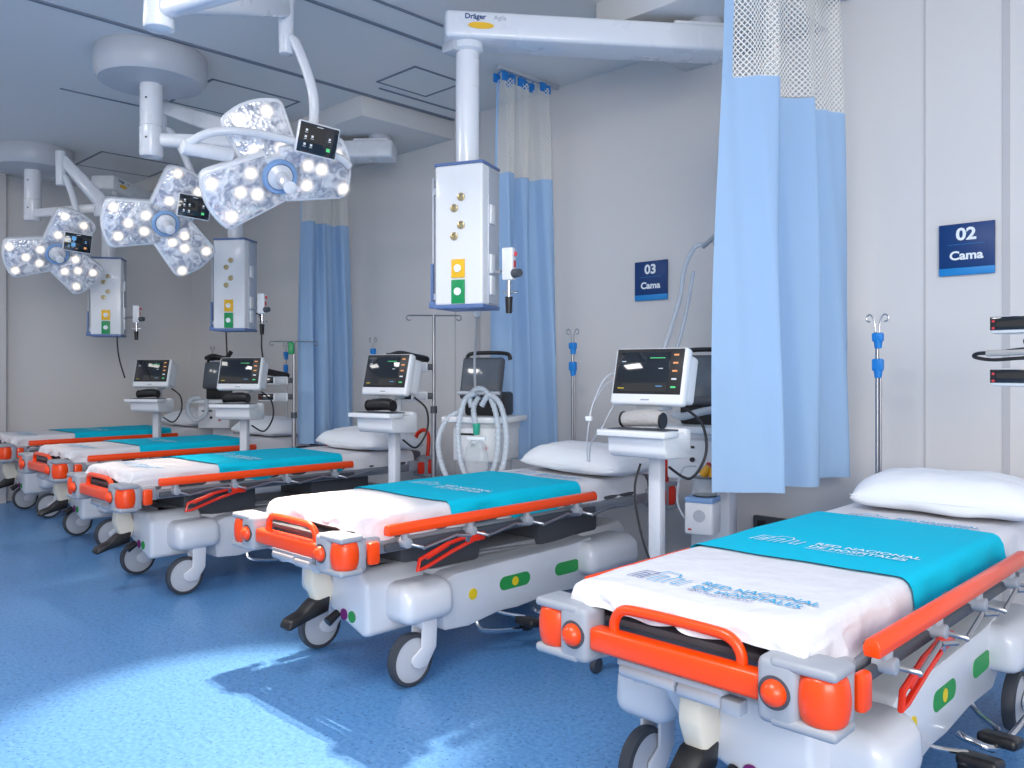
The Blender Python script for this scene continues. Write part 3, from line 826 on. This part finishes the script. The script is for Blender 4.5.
    b.cyl((x, y, .56), (x, y, 1.42), .0085, seg=12); b.cyl((x+.014, y, .56), (x+.014, y, 1.30), .006, seg=10); b.box((x, y-.02, .60), (.05, .06, .06), .008)
    for s in (-1, 1):
        b.tube([(x+s*.008, y, 1.40), (x+s*.012, y, 1.46), (x+s*.028, y, 1.495), (x+s*.046, y, 1.487), (x+s*.044, y, 1.468), (x+s*.03, y, 1.464)], .0035, 6, 4)
    pl = b.build('drip_pole', 'steel', root)
    for (za, zb) in ((1.375, 1.415), (1.245, 1.30)):
        b = MB(); b.box((x+.004, y-.003, (za+zb)/2), (.048, .03, zb-za), .008); b.cyl((x+.004, y, za-.03), (x+.004, y, za+.01), .015, .02, 12)
        b.build('pole_clamp', 'clamp', pl)
    return root

TOPZ = .702
def dr(s, half, r):
    a = abs(s); flat = half-r; sg = 1 if s >= 0 else -1
    if a <= flat: return s, 0
    L = PI/2*r
    if a < flat+L:
        th = (a-flat)/r; return sg*(flat+r*math.sin(th)), r*(1-math.cos(th))
    return sg*half, r+(a-flat-L)
def sheet_point(s, t, seed, lift=0, y0=.035):
    """s across the bed, t along it; both in metres of cloth"""
    x, d1 = dr(s, .325+lift, .035)
    yc = 1.05; y, d2 = dr(t-yc, yc-y0+lift, .035); y += yc
    n = noise.noise(Vector((s*3.2+seed, t*2.6, seed*.37)))
    n2 = noise.noise(Vector((s*9+seed, t*8, seed)))
    z = TOPZ+lift-(max(d1, d2)+.45*min(d1, d2))+.004*n*(1 if d1+d2 < .01 else .3)+.0012*n2
    out = .10*max(0, d1-.02)+.02*noise.noise(Vector((t*7, seed, 1)))*min(1, d1*12)
    x += (1 if s > 0 else -1)*out*(1 if d1 > .03 else 0)
    if d2 > .03: y -= .18*max(0, d2-.02)+.02*noise.noise(Vector((s*9, seed, 4)))*min(1, d2*10)
    # crumple of the loose foot end
    k = max(0, 1-(t-y0)/.45)**1.3
    z += (.001+.003*k)*(abs(noise.noise(Vector((s*5+t*3+seed, t*4-s*2, 6.1))))*2-.5)*(1 if d1+d2 < .02 else .2)
    z += (.005 if d1+d2 < .02 else .024)*k*noise.noise(Vector((s*12, t*10+seed, 2.2)))*(1 if d1+d2 < .04 else .5)
    if d1 > .04 or d2 > .04:
        x += .022*k*noise.noise(Vector((s*14, t*14, seed+7))); y += .022*k*noise.noise(Vector((t*14, s*14, seed+9)))
    return Vector((x, y, z))

def logo_strokes():
    """outline mark of three linked arches, drawn in a box 1 wide and .42 high"""
    A = [[(.00, .02), (.06, .30), (.30, .30), (.24, .02)], [(.10, .02), (.14, .20), (.22, .20), (.18, .02)],
         [(.30, .30), (.36, .40), (.60, .40), (.66, .30)], [(.36, .02), (.42, .26), (.52, .26), (.48, .02)],
         [(.60, .04), (.66, .28), (.78, .28), (.74, .06), (.86, .06), (.92, .26)]]
    return A
def print_on(root, y, mats, seed, lift, y0, x0=-.23, sc=1.0):
    H = lambda x, yy: sheet_point(x, yy, seed, lift, y0)+Vector((0, 0, .0042))
    strokes = logo_strokes()
    for gi, grp in enumerate((strokes[:2], strokes[2:])):
        b = bmesh.new()
        for st in grp:
            pts = [(x0+p[0]*.17*sc, y-.055*sc+p[1]*.26*sc) for p in st]
            for (a, c) in zip(pts, pts[1:]):
                a, c = Vector(a), Vector(c); dd = (c-a).normalized(); nn = Vector((-dd.y, dd.x))*.0021*sc; a = a-dd*.003; c = c+dd*.003
                N = 5; prev = None
                for k in range(N+1):
                    q = a.lerp(c, k/N); l, r_ = q+nn, q-nn
                    cur = (b.verts.new(H(l.x, l.y)), b.verts.new(H(r_.x, r_.y)))
                    if prev: b.faces.new((prev[0], cur[0], cur[1], prev[1]))
                    prev = cur
        bmesh.ops.recalc_face_normals(b, faces=b.faces)
        me = bpy.data.meshes.new('printed_emblem'); b.to_mesh(me); b.free(); me.materials.append(M[mats[gi]])
        o = bpy.data.objects.new('printed_emblem', me); COL.objects.link(o); o.parent = root
    for i, (txt, sz, dy, bd) in enumerate((('RED NACIONAL', .046, .0, .0008), ('DE HOSPITALES', .044, -.046, .0008), ('MINISTERIO DE SALUD', .019, -.070, 0))):
        text_mesh(txt, sz*sc, lambda a, c, d: H(x0+.19*sc+a, y+dy*sc+c), mats[1] if i < 2 else mats[0], 'printed_words', root, bd, 'LEFT', .92, fine=i < 2)

def pillow(label, cx, cy, ang, seed):
    root = thing('pillow', label, 'pillow', (cx, cy, TOPZ+.012), math.radians(ang), 'white pillows at the bed heads')
    N = 40
    def f(u, v, sg):
        a, b = 2*u-1, 2*v-1
        pin = 1-.05*abs(a)**5; pin2 = 1-.06*abs(b)**5
        x = .34*a*(pin2); y = .235*b*pin
        h = (max(0, 1-abs(a)**3.6)**.5)*(max(0, 1-abs(b)**3.0)**.5)
        wr = .008*noise.noise(Vector((a*2.5+seed, b*4, sg)))+.004*noise.noise(Vector((a*7+seed, b*9, sg)))
        edge = .036+.012*noise.noise(Vector((a*2, b*2, seed)))-.018*(b > 0)*b
        if sg > 0: z = edge+.112*h+wr*h
        else: z = edge-.045*h
        return Vector((x, y, max(z, -.001)))
    bm = bmesh.new()
    for sg in (1, -1):
        g = [[bm.verts.new(f(i/(N-1), j/(N-1), sg)) for i in range(N)] for j in range(N)]
        for j in range(N-1):
            for i in range(N-1):
                q = (g[j][i], g[j][i+1], g[j+1][i+1], g[j+1][i]); bm.faces.new(q if sg > 0 else q[::-1])
    bmesh.ops.remove_doubles(bm, verts=bm.verts, dist=.0008)
    me = bpy.data.meshes.new('pillowcase'); bm.to_mesh(me); bm.free(); me.materials.append(M['pillow']); me.shade_smooth()
    o = bpy.data.objects.new('pillowcase', me); COL.objects.link(o); o.parent = root
    t = MB(); t.tube([(-.32, -.219, .05), (-.1, -.232, .05), (.1, -.232, .05), (.32, -.219, .05)], .0022, 6, 6); t.build('piped_seam', 'pillow', root)
    return root

FY = 1.70
beds = [(-1.105, 'nearest', -.065, 'below the 02 sign'), (-2.925, 'second', .0, 'below the 03 sign'), (-4.89, 'third', -.03, 'beyond the middle curtain'),
        (-6.43, 'fourth', 0, 'below the middle surgical lamp'), (-8.05, 'fifth and farthest', 0, 'by the far left wall')]
g0 = make_gurney()
for i, (x, nm, fo, where) in enumerate(beds):
    fy = FY+(-.07, 0, -.03, .13, .22)[i]
    lab = '%s wheeled stretcher with orange rails, %s' % (nm, where)
    if i == 0: g = g0; g.location = (x, fy, 0); g['label'] = lab
    else: g = dup(g0, (x, fy, 0), 0, lab)
    y0 = .12+fo; sd = 3.7*i+1.1
    r = thing('bed_sheet', 'white printed sheet on the %s stretcher, %s' % (nm, where), 'sheet', (x, fy, 0), 0, 'white printed sheets')
    def fs(u, v):
        e = .5+.5*noise.noise(Vector((v*6, sd, 3)))
        s = (u-.5)*2*(.325+.02+.055+.05*e)
        ee = .5+.5*noise.noise(Vector((u*6, sd, 8)))
        t = (y0-.030-.030*ee-(.06*max(0, u-.86)/.14 if i == 0 else 0))*(1-v)+2.085*v
        return sheet_point(s, t, sd, 0, y0)
    grid_obj('sheet_cloth', 130, 230, fs, 'sheet', r)
    print_on(r, y0+.17, ('print_navy', 'print_sky'), sd, 0, y0)
    print_on(r, 1.53, ('print_navy', 'print_sky'), sd, 0, y0, -.20, .9) if i < 2 else None
    r = thing('draw_sheet', 'turquoise draw sheet on the %s stretcher, %s' % (nm, where), 'draw sheet', (x, fy, 0), 0, 'turquoise draw sheets')
    def ft(u, v):
        a = .5+.5*noise.noise(Vector((u*3, sd, 5)))
        fo2 = .06 if i == 0 else 0
        t = fo2+(.55+.025*a+.02*u)*(1-v)+(1.42+.03*a-.02*u)*v
        ex = .05*noise.noise(Vector((v*5, sd+2, 5)))
        s = (u-.5)*2*(.325+.05+.05+ex)
        p = sheet_point(s, t, sd, .007, y0)
        return p
    grid_obj('draw_sheet_cloth', 80, 70, ft, 'turq', r)
    print_on(r, .86, ('print_white', 'print_white'), sd, .007, y0, -.22, 1.0)
    px, pa = (0.0, 2) if i == 0 else (.03, -4+i*3)
    pillow('white pillow at the head of the %s stretcher, %s' % (nm, where), x+px+.075, fy+(1.86 if i == 0 else 1.79), pa, i*2.3)

# ------------------------------------------------------------------ patient monitors on stands
def monitor_stand(x, y, off, label, cuff='grey', cable=True):
    root = thing('patient_monitor_stand', label, 'patient monitor', (x, y, 0), facing(x, y, off), 'patient monitors on pole stands')
    b = MB()
    for k in range(5):
        a = PI/2+k*2*PI/5; e = Vector((.26*math.cos(a), .26*math.sin(a), .075)); b.tube([(0, 0, .10), e*.5+Vector((0, 0, .05)), e], .018, 8, 3)
    b.cyl((0, 0, .06), (0, 0, .13), .045); bs = b.build('stand_base', 'lightgrey', root)
    for k in range(5):
        a = PI/2+k*2*PI/5; b = MB(); b.cyl((.26*math.cos(a)-.012, .26*math.sin(a), .032), (.26*math.cos(a)+.012, .26*math.sin(a), .032), .031, seg=18); b.build('caster', 'darkgrey', bs)
    MB().box((0, .02, .50), (.058, .05, .80), .008).build('pole', 'shell', root)
    b = MB(); 
    b.prism([(-.150, .915), (-.155, .97), (-.17, .985), (-.11, .985), (.02, .99), (.03, 1.01), (.07, 1.0), (.07, .895), (.05, .885), (-.13, .892)], .27, YZ, .008)
    b.box((0, -.14, .992), (.32, .12, .026), .006)
    tr = b.build('tray_housing', 'white', root)
    MB().box((0, -.10, 1.005), (.27, .12, .006), .002).build('tray_mat', 'darkgrey', tr)
    # rolled cuff in the tray
    b = MB()
    b.tube([(-.085, -.10, 1.043), (-.03, -.10, 1.051), (.05, -.10, 1.055), (.09, -.10, 1.049)], lambda t: .030+.006*math.sin(t*PI), 14, 4); b.build('rolled_cuff', 'cuffcloth' if cuff == 'grey' else 'black', tr)
    for s in (-.09, .095): MB().cyl((s-.004, -.10, 1.045), (s+.004, -.10, 1.045), .033, seg=16).build('cuff_strap', 'black', tr)
    # neck and monitor
    b = MB(); b.cyl((.02, .03, .99), (.02, .03, 1.12), .022, seg=16); b.box((0, .0, 1.095), (.12, .10, .025), .006); b.build('neck', 'lightgrey', root)
    Tm = Matrix.Translation((0, -.01, 1.215)) @ RX(-14)
    def P(m): bmesh.ops.transform(m.bm, matrix=Tm, verts=m.bm.verts); return m
    mo = P(MB().box((0, .035, .005), (.315, .11, .205), .018, seg=3).box((0, -.022, 0), (.345, .05, .245), .016, seg=3)).build('monitor_housing', 'white', root)
    P(MB().box((0, -.0475, .018), (.318, .004, .193), .0015)).build('screen_border', 'black', mo)
    P(MB().box((-.025, -.0505, .016), (.245, .002, .168), .0005)).build('screen', 'screen_glass', mo)
    for k, c in enumerate(('iconorange', 'iconorange', 'iconorange', 'icon', 'icongreen')):
        P(MB().box((.125, -.0505, .088-k*.034), (.022, .002, .007))).build('soft_key', c, mo)
    for (u, v, W_, c) in ((.04, .075, .07, 'icongreen'), (.06, .03, .02, 'icon'), (.06, -.045, .03, 'iconblue'), (-.12, -.055, .03, 'yellow'), (-.12, .06, .02, 'icon')):
        P(MB().box((u, -.052, v), (W_, .001, .003))).build('screen_readout', c, mo)
    P(MB().box((0, -.0475, -.102), (.04, .001, .006))).build('maker_mark', 'grey', mo)
    MB_ = MB(); MB_.tube([(.10, .08, 1.09), (.16, .12, 1.02), (.19, .09, .90), (.14, .05, .80), (.04, .05, .84)], .006, 8); MB_.build('black_cable', 'cabledark', root)
    if cable:
        b = MB(); b.tube([(-.17, .02, 1.24), (-.24, .0, 1.22), (-.29, -.02, 1.12), (-.31, -.03, 1.03), (-.33, -.02, .93), (-.34, 0, .84)], .0035, 6)
        b.tube([(-.17, .02, 1.20), (-.25, .02, 1.19), (-.31, .0, 1.10), (-.315, -.03, 1.03)], .003, 6)
        b.tube([(-.17, .02, 1.17), (-.22, -.02, 1.05), (-.20, -.1, 1.0), (-.28, -.06, .93), (-.33, 0, .84)], .003, 6)
        b.build('sensor_lead', 'cablewhite', root)
        MB().box((-.313, -.03, 1.035), (.03, .02, .022), .005).build('lead_clip', 'letters', root)
        b = MB(); b.tube([(-.05, -.03, .855), (-.06, -.06, .74), (-.03, -.05, .55), (.03, -.03, .38), (.05, .02, .25)], .005, 8); b.build('power_cable', 'cabledark', root)
    return root
monitor_stand(-2.03, 2.93, 30, 'nearest patient monitor on a white pole stand, in front of the ventilator')
monitor_stand(-3.92, 3.00, 42, 'second patient monitor stand from the right, left of the tall drip stand with crossbar', 'black', False)
monitor_stand(-5.70, 3.00, 30, 'patient monitor stand below the middle gas pendant, third from the right', 'black', False)
monitor_stand(-7.25, 3.00, 36, 'farthest patient monitor stand, between the two farthest beds', 'black', False)

# ------------------------------------------------------------------ ventilators
def ventilator(x, y, off, label, kind):
    root = thing('ventilator', label, 'ventilator', (x, y, 0), facing(x, y, off), 'ventilators behind the beds')
    b = MB(); b.box((0, 0, .12), (.36, .40, .07), .03, seg=3); b.build('trolley_base', 'lightgrey', root)
    for sx in (-.15, .15):
        for sy in (-.16, .16): MB().cyl((sx-.014, sy, .045), (sx+.014, sy, .045), .044, seg=20).build('caster', 'darkgrey', root)
    b = MB(); b.box((.02, .06, .50), (.20, .14, .74), .02); b.build('trolley_column', 'shell', root)
    b = MB(); b.box((0, 0, .82), (.30, .30, .20), .015, seg=3); b.box((0, -.02, .965), (.40, .36, .035), .01); b.box((.0, .02, .93), (.30, .30, .06), .008); u = b.build('main_unit', 'white', root)
    MB().box((-.06, -.153, .88), (.10, .006, .012), .002).build('drawer_slot', 'black', u)
    for (cx, cz, m) in ((-.02, .82, 'black'), (.06, .80, 'pinkline')): MB().cyl((cx, -.150, cz), (cx, -.158, cz), .012, seg=14).build('port', m, u)
    b = MB(); b.box((.0, .04, 1.05), (.24, .20, .14), .02); b.build('screen_support', 'black', root)
    Tm = Matrix.Translation((0, -.06, 1.20)) @ RX(-14)
    b = MB(); b.box((0, 0, 0), (.26, .05, .25), .018, seg=3); bmesh.ops.transform(b.bm, matrix=Tm, verts=b.bm.verts); s = b.build('screen_housing', 'darkgrey', root)
    b = MB(); b.box((0, -.026, .01), (.225, .003, .195), .001); bmesh.ops.transform(b.bm, matrix=Tm, verts=b.bm.verts); b.build('screen', 'ventglass', s)
    b = MB(); b.tube([(-.14, .03, 1.31), (-.12, .03, 1.345), (0, .03, 1.352), (.12, .03, 1.345), (.14, .03, 1.31)], .012, 10); b.build('carry_handle', 'black', root)
    if kind == 'hoses':
        b = MB()
        b.cyl((-.08, -.22, 1.12), (.18, -.22, 1.12), .010, seg=10); b.cyl((.0, -.2, 1.12), (.0, -.05, 1.10), .012, seg=10); b.build('hose_hanger', 'lightgrey', root)
        b = MB(); b.tube([(.02, -.2, 1.13), (.015, -.2, 1.3), (-.02, -.1, 1.45), (-.06, -.0, 1.60)], .008, 8); hk = b.build('hose_arm', 'grey', root)
        MB().cyl((-.07, .0, 1.66), (-.05, -.02, 1.56), .035, .018, 14).build('test_lung', 'hose', root)
        def hose(pts, nm='breathing_hose'):
            b = MB(); b.tube([(p[0]+.055, p[1], p[2]) for p in pts], lambda t: .0155+.0012*math.sin(t*420), 10, 26); b.build(nm, 'hose', root)
        hose([(-.04, -.24, 1.04), (-.05, -.24, 1.10), (.00, -.245, 1.145), (.06, -.245, 1.12), (.115, -.25, 1.00), (.125, -.25, .82), (.08, -.25, .66), (-.02, -.25, .565), (-.14, -.25, .58), (-.22, -.25, .70), (-.245, -.25, .84), (-.22, -.2, .96), (-.14, -.15, 1.02)])
        hose([(.03, -.26, 1.05), (.08, -.26, 1.11), (.15, -.265, 1.05), (.185, -.27, .88), (.16, -.27, .71), (.08, -.27, .59), (-.02, -.27, .60), (-.09, -.27, .72), (-.11, -.27, .88), (-.10, -.26, 1.0), (-.07, -.25, 1.09), (-.01, -.25, 1.12)])
        hose([(.0, -.23, 1.10), (-.03, -.235, 1.04), (-.02, -.24, .97), (-.01, -.24, .93)])
        MB().cyl((.045, -.24, .95), (.045, -.24, .885), .022, .017, 16, .004).build('hose_connector', 'teal', root)
        MB().box((.045, -.24, .865), (.11, .02, .022), .005).build('bag_clip', 'letters', root)
        b = MB(); b.lathe([(.03, 0), (.06, -.03), (.075, -.12), (.060, -.21), (.022, -.25), (.040, -.33), (.044, -.36), (0, -.36)], Matrix.Translation((.045, -.24, .855)) @ Matrix.Diagonal((1, .5, 1, 1)), 20); b.build('breathing_bag', 'clear', root)
    if kind == 'humidifier':
        HX, HY = .06, -.27
        b = MB(); b.box((HX, HY+.03, 0.565), (.135, .13, .15), .012, seg=3); h = b.build('humidifier', 'white', root)
        MB().box((HX, HY+.03, 0.650), (.135, .13, .028), .008).build('humidifier_top', 'bluering', h)
        MB().lathe([(.028, 0), (.028, .002), (.025, .003), (.025, .002), (0, .002)], frame((HX+.005, HY-.036, 0.580), (0, -1, 0)), 22).build('control_dial', 'lightgrey', h)
        MB().box((HX-.04, HY-.036, 0.515), (.016, .002, .008)).build('red_mark', 'pinkline', h)
        b = MB(); b.lathe([(.052, 0), (.056, .01), (.056, .075), (.045, .09), (0, .09)], Matrix.Translation((HX+.01, HY+.03, 0.665)), 24); b.build('water_chamber', 'clear', root)
        b = MB(); b.lathe([(.054, 0), (.054, .008), (0, .008)], Matrix.Translation((HX+.01, HY+.03, 0.663)), 24); b.build('chamber_plate', 'black', root)
        b = MB(); b.lathe([(.05, 0), (.05, .008), (.0, .008)], Matrix.Translation((HX+.01, HY+.03, 0.745)), 24); b.build('chamber_ring', 'darkgrey', root)
        b = MB(); b.cyl((HX+.0, HY+.03, .76), (HX+.03, HY+.03, .80), .022, .018, 14); b.cyl((HX+.045, HY+.03, .755), (HX+.055, HY+.03, .795), .018, .02, 14); b.build('chamber_port', 'amber', root)
        b = MB(); b.tube([(HX-.03, HY+.03, .80), (HX-.085, HY+.01, .79), (HX-.11, HY, .70), (HX-.11, HY, .62), (HX-.08, HY, .56)], .005, 8); b.build('feed_tube', 'hose', root)
        b = MB(); b.tube([(-.13, -.1, 1.03), (-.04, -.22, 1.03), (.08, -.28, 1.06), (.2, -.25, 1.08)], .018, 12); b.build('breathing_hose', 'hose', root)
        # support arm with the hose that climbs the wall
        b = MB(); b.tube([(-.28, .02, .98), (-.26, .02, 1.25), (-.20, .04, 1.46), (-.15, .04, 1.62), (-.12, .02, 1.76), (-.06, .0, 1.86), (.01, -.02, 1.87)], .012, 12, 12); b.build('breathing_hose', 'hose', root)
        b = MB(); b.tube([(-.25, .04, .98), (-.21, .04, 1.22), (-.15, .06, 1.44), (-.11, .06, 1.62), (-.08, .04, 1.75)], .010, 12, 12); b.build('breathing_hose', 'hose', root)
        b = MB(); b.cyl((-.01, -.03, 1.855), (.06, -.05, 1.90), .012, seg=10); b.cyl((.05, -.045, 1.89), (.16, .02, 1.45), .010, seg=10); b.cyl((.16, .02, 1.45), (.16, .05, .95), .012, seg=10); b.build('hose_arm', 'grey', root)
    if kind == 'tower':
        b = MB(); b.tube([(-.1, -.2, 1.0), (-.17, -.25, .98), (-.19, -.25, .88), (-.12, -.25, .80), (-.03, -.24, .86), (-.04, -.2, .98)], .02, 10); b.build('breathing_hose', 'hose', root)
        b = MB(); b.tube([(-.14, .0, 1.36), (-.05, -.05, 1.38), (.06, -.03, 1.36), (.10, .0, 1.42)], .02, 10); b.tube([(.06, 0, 1.38), (.05, 0, 1.60)], .008, 8); b.build('hose_arm', 'black', root)
    return root
ventilator(-2.20, 3.62, 18, 'ventilator trolley half hidden behind the nearest curtain', 'humidifier')
ventilator(-3.56, 3.42, 24, 'ventilator trolley with looped clear hoses, left of the middle curtain', 'hoses')
ventilator(-7.30, 3.62, 25, 'ventilator with dark screen behind the monitor below the middle pendant', 'tower')

# ------------------------------------------------------------------ drip stands and infusion pumps
def drip_stand(x, y, H, label, clampy=False):
    Q = .24 if -5 < x < -1 else .16
    root = thing('drip_stand', label, 'drip stand', (x, y, 0), facing(x, y, 0), 'floor drip stands')
    b = MB()
    for k in range(5):
        a = k*2*PI/5+.3; e = Vector((Q*math.cos(a), Q*math.sin(a), .07)); b.tube([(0, 0, .1), e*.5+Vector((0, 0, .055)), e], .012, 8, 3)
    bs = b.build('stand_base', 'alloy', root)
    for k in range(5):
        a = k*2*PI/5+.3; MB().cyl((Q*math.cos(a)-.01, Q*math.sin(a), .03), (Q*math.cos(a)+.01, Q*math.sin(a), .03), .029, seg=16).build('caster', 'darkgrey', bs)
    MB().cyl((0, 0, .07), (0, 0, H*.62), .0165, seg=16).cyl((0, 0, H*.6), (0, 0, H-.01), .011, seg=14).build('pole', 'steel', root)
    b = MB(); b.cyl((-.15, 0, H-.01), (.15, 0, H-.01), .005, seg=8)
    for s in (-1, 1): b.tube([(s*.15, 0, H-.01), (s*.172, 0, H-.012), (s*.176, 0, H-.034), (s*.158, 0, H-.042), (s*.148, 0, H-.03)], .004, 6, 4)
    b.build('hook_bar', 'steel', root)
    MB().cyl((0, 0, H*.60), (0, 0, H*.60+.045), .022, seg=16).build('height_lock', 'darkgrey', root)
    if clampy:
        MB().box((-.02, -.01, H-.06), (.045, .04, .09), .006).build('green_clamp', 'greenplate', root)
    return root
def pump(x, y, z, rz, label, flip=False, dark=True):
    root = thing('infusion_pump', label, 'infusion pump', (x, y, z), rz, 'infusion pumps on poles')
    MB().box((0, 0, 0), (.22, .12, .062), .010, seg=2).build('pump_body', 'white', root)
    f = MB().box((-.052, -.061, .004), (.11, .006, .046), .002).build('display', 'screen_glass', root)
    MB().box((.055, -.061, .0), (.085, .006, .048), .002).build('keypad', 'lightgrey' if not dark else 'screen_glass', root)
    for k in (0, 1): MB().cyl((-.095, -.064, .012-.024*k), (-.095, -.066, .012-.024*k), .005, seg=10).build('button', 'pinkline', root)
    MB().box((.125, .02, 0), (.05, .05, .04), .008).build('pole_clamp', 'darkgrey', root)
    return root
s1 = drip_stand(-4.17, 3.53, 1.615, 'tall steel drip stand with crossbar, right of the second monitor')
s2 = drip_stand(-5.60, 3.36, 1.475, 'drip stand in front of the farthest curtain, carrying two pumps', True)
rr = lambda x, y: facing(x, y, 0)
pump(-5.60-.13, 3.36-.10, 1.17, rr(-5.7, 3.4), 'upper white infusion pump on the stand before the farthest curtain', dark=False)
pump(-5.60-.13, 3.36-.10, 1.045, rr(-5.7, 3.4), 'lower white infusion pump on the stand before the farthest curtain', dark=False)
pump(-4.17-.10, 3.53-.11, 1.27, rr(-4.2, 3.5), 'upper infusion pump on the tall drip stand, draped with black cable', dark=False)
pump(-4.17-.10, 3.53-.11, 1.08, rr(-4.2, 3.5), 'lower infusion pump on the tall drip stand, beside the second monitor', dark=False)
def cable(name, pts, r, m, label):
    b = MB(); b.tube(pts, r, 8, 8); return tag(b.build(name, m), label, 'cable')
def probe_on(x, y, z, rz, label):
    root = thing('coiled_probe_cable', label, 'cable', (x, y, z), rz)
    MB().tube([(-.12, -.03, .02), (-.05, -.05, .035), (.05, -.04, .015), (.12, 0, 0), (.10, .03, -.02), (.02, .02, .0), (-.06, .0, .01)], .014, 8).build('cable_coil', 'cabledark', root)
    MB().box((-.12, -.03, .02), (.05, .03, .03), .01).build('probe_head', 'black', root)
    return root
probe_on(-4.27, 3.40, 1.325, rr(-4.2, 3.5), 'black coiled cable lying on the upper pump of the tall stand')
probe_on(-5.74, 3.25, 1.215, rr(-5.7, 3.4), 'black coiled cable on the upper pump before the farthest curtain')
# pumps at the right edge, on the near bed's right-hand drip stand
s3 = drip_stand(-.545, 3.40, 1.75, 'drip stand just outside the right edge holding the two dark pumps')
pz = facing(-.6, 3.45, 20)
pump(-.72, 3.25, 1.405, pz, 'upper dark-faced infusion pump at the right edge of the photo')
pump(-.72, 3.25, 1.225, pz, 'lower dark-faced infusion pump at the right edge of the photo')
r = thing('pump_cable', 'black looped cable between the two dark pumps at the right edge', 'cable', (-.72, 3.25, 1.255), pz)
MB().tube([(.12, -.04, .07), (.02, -.08, .065), (-.08, -.075, .055), (-.15, -.06, .052), (-.16, -.055, .04), (-.10, -.06, .03), (.0, -.07, .035), (.12, -.03, .04)], .0065, 8).build('cable_loop', 'cabledark', r)
MB().tube([(.10, -.05, .12), (.03, -.08, .11), (.02, -.085, .08), (.10, -.07, .06)], .0055, 8).build('cable_loop', 'cabledark', r)
MB().tube([(-.11, -.075, .052), (0, -.082, .055), (.08, -.07, .06)], .011, 8).build('cable_tag', 'cuffcloth', r)
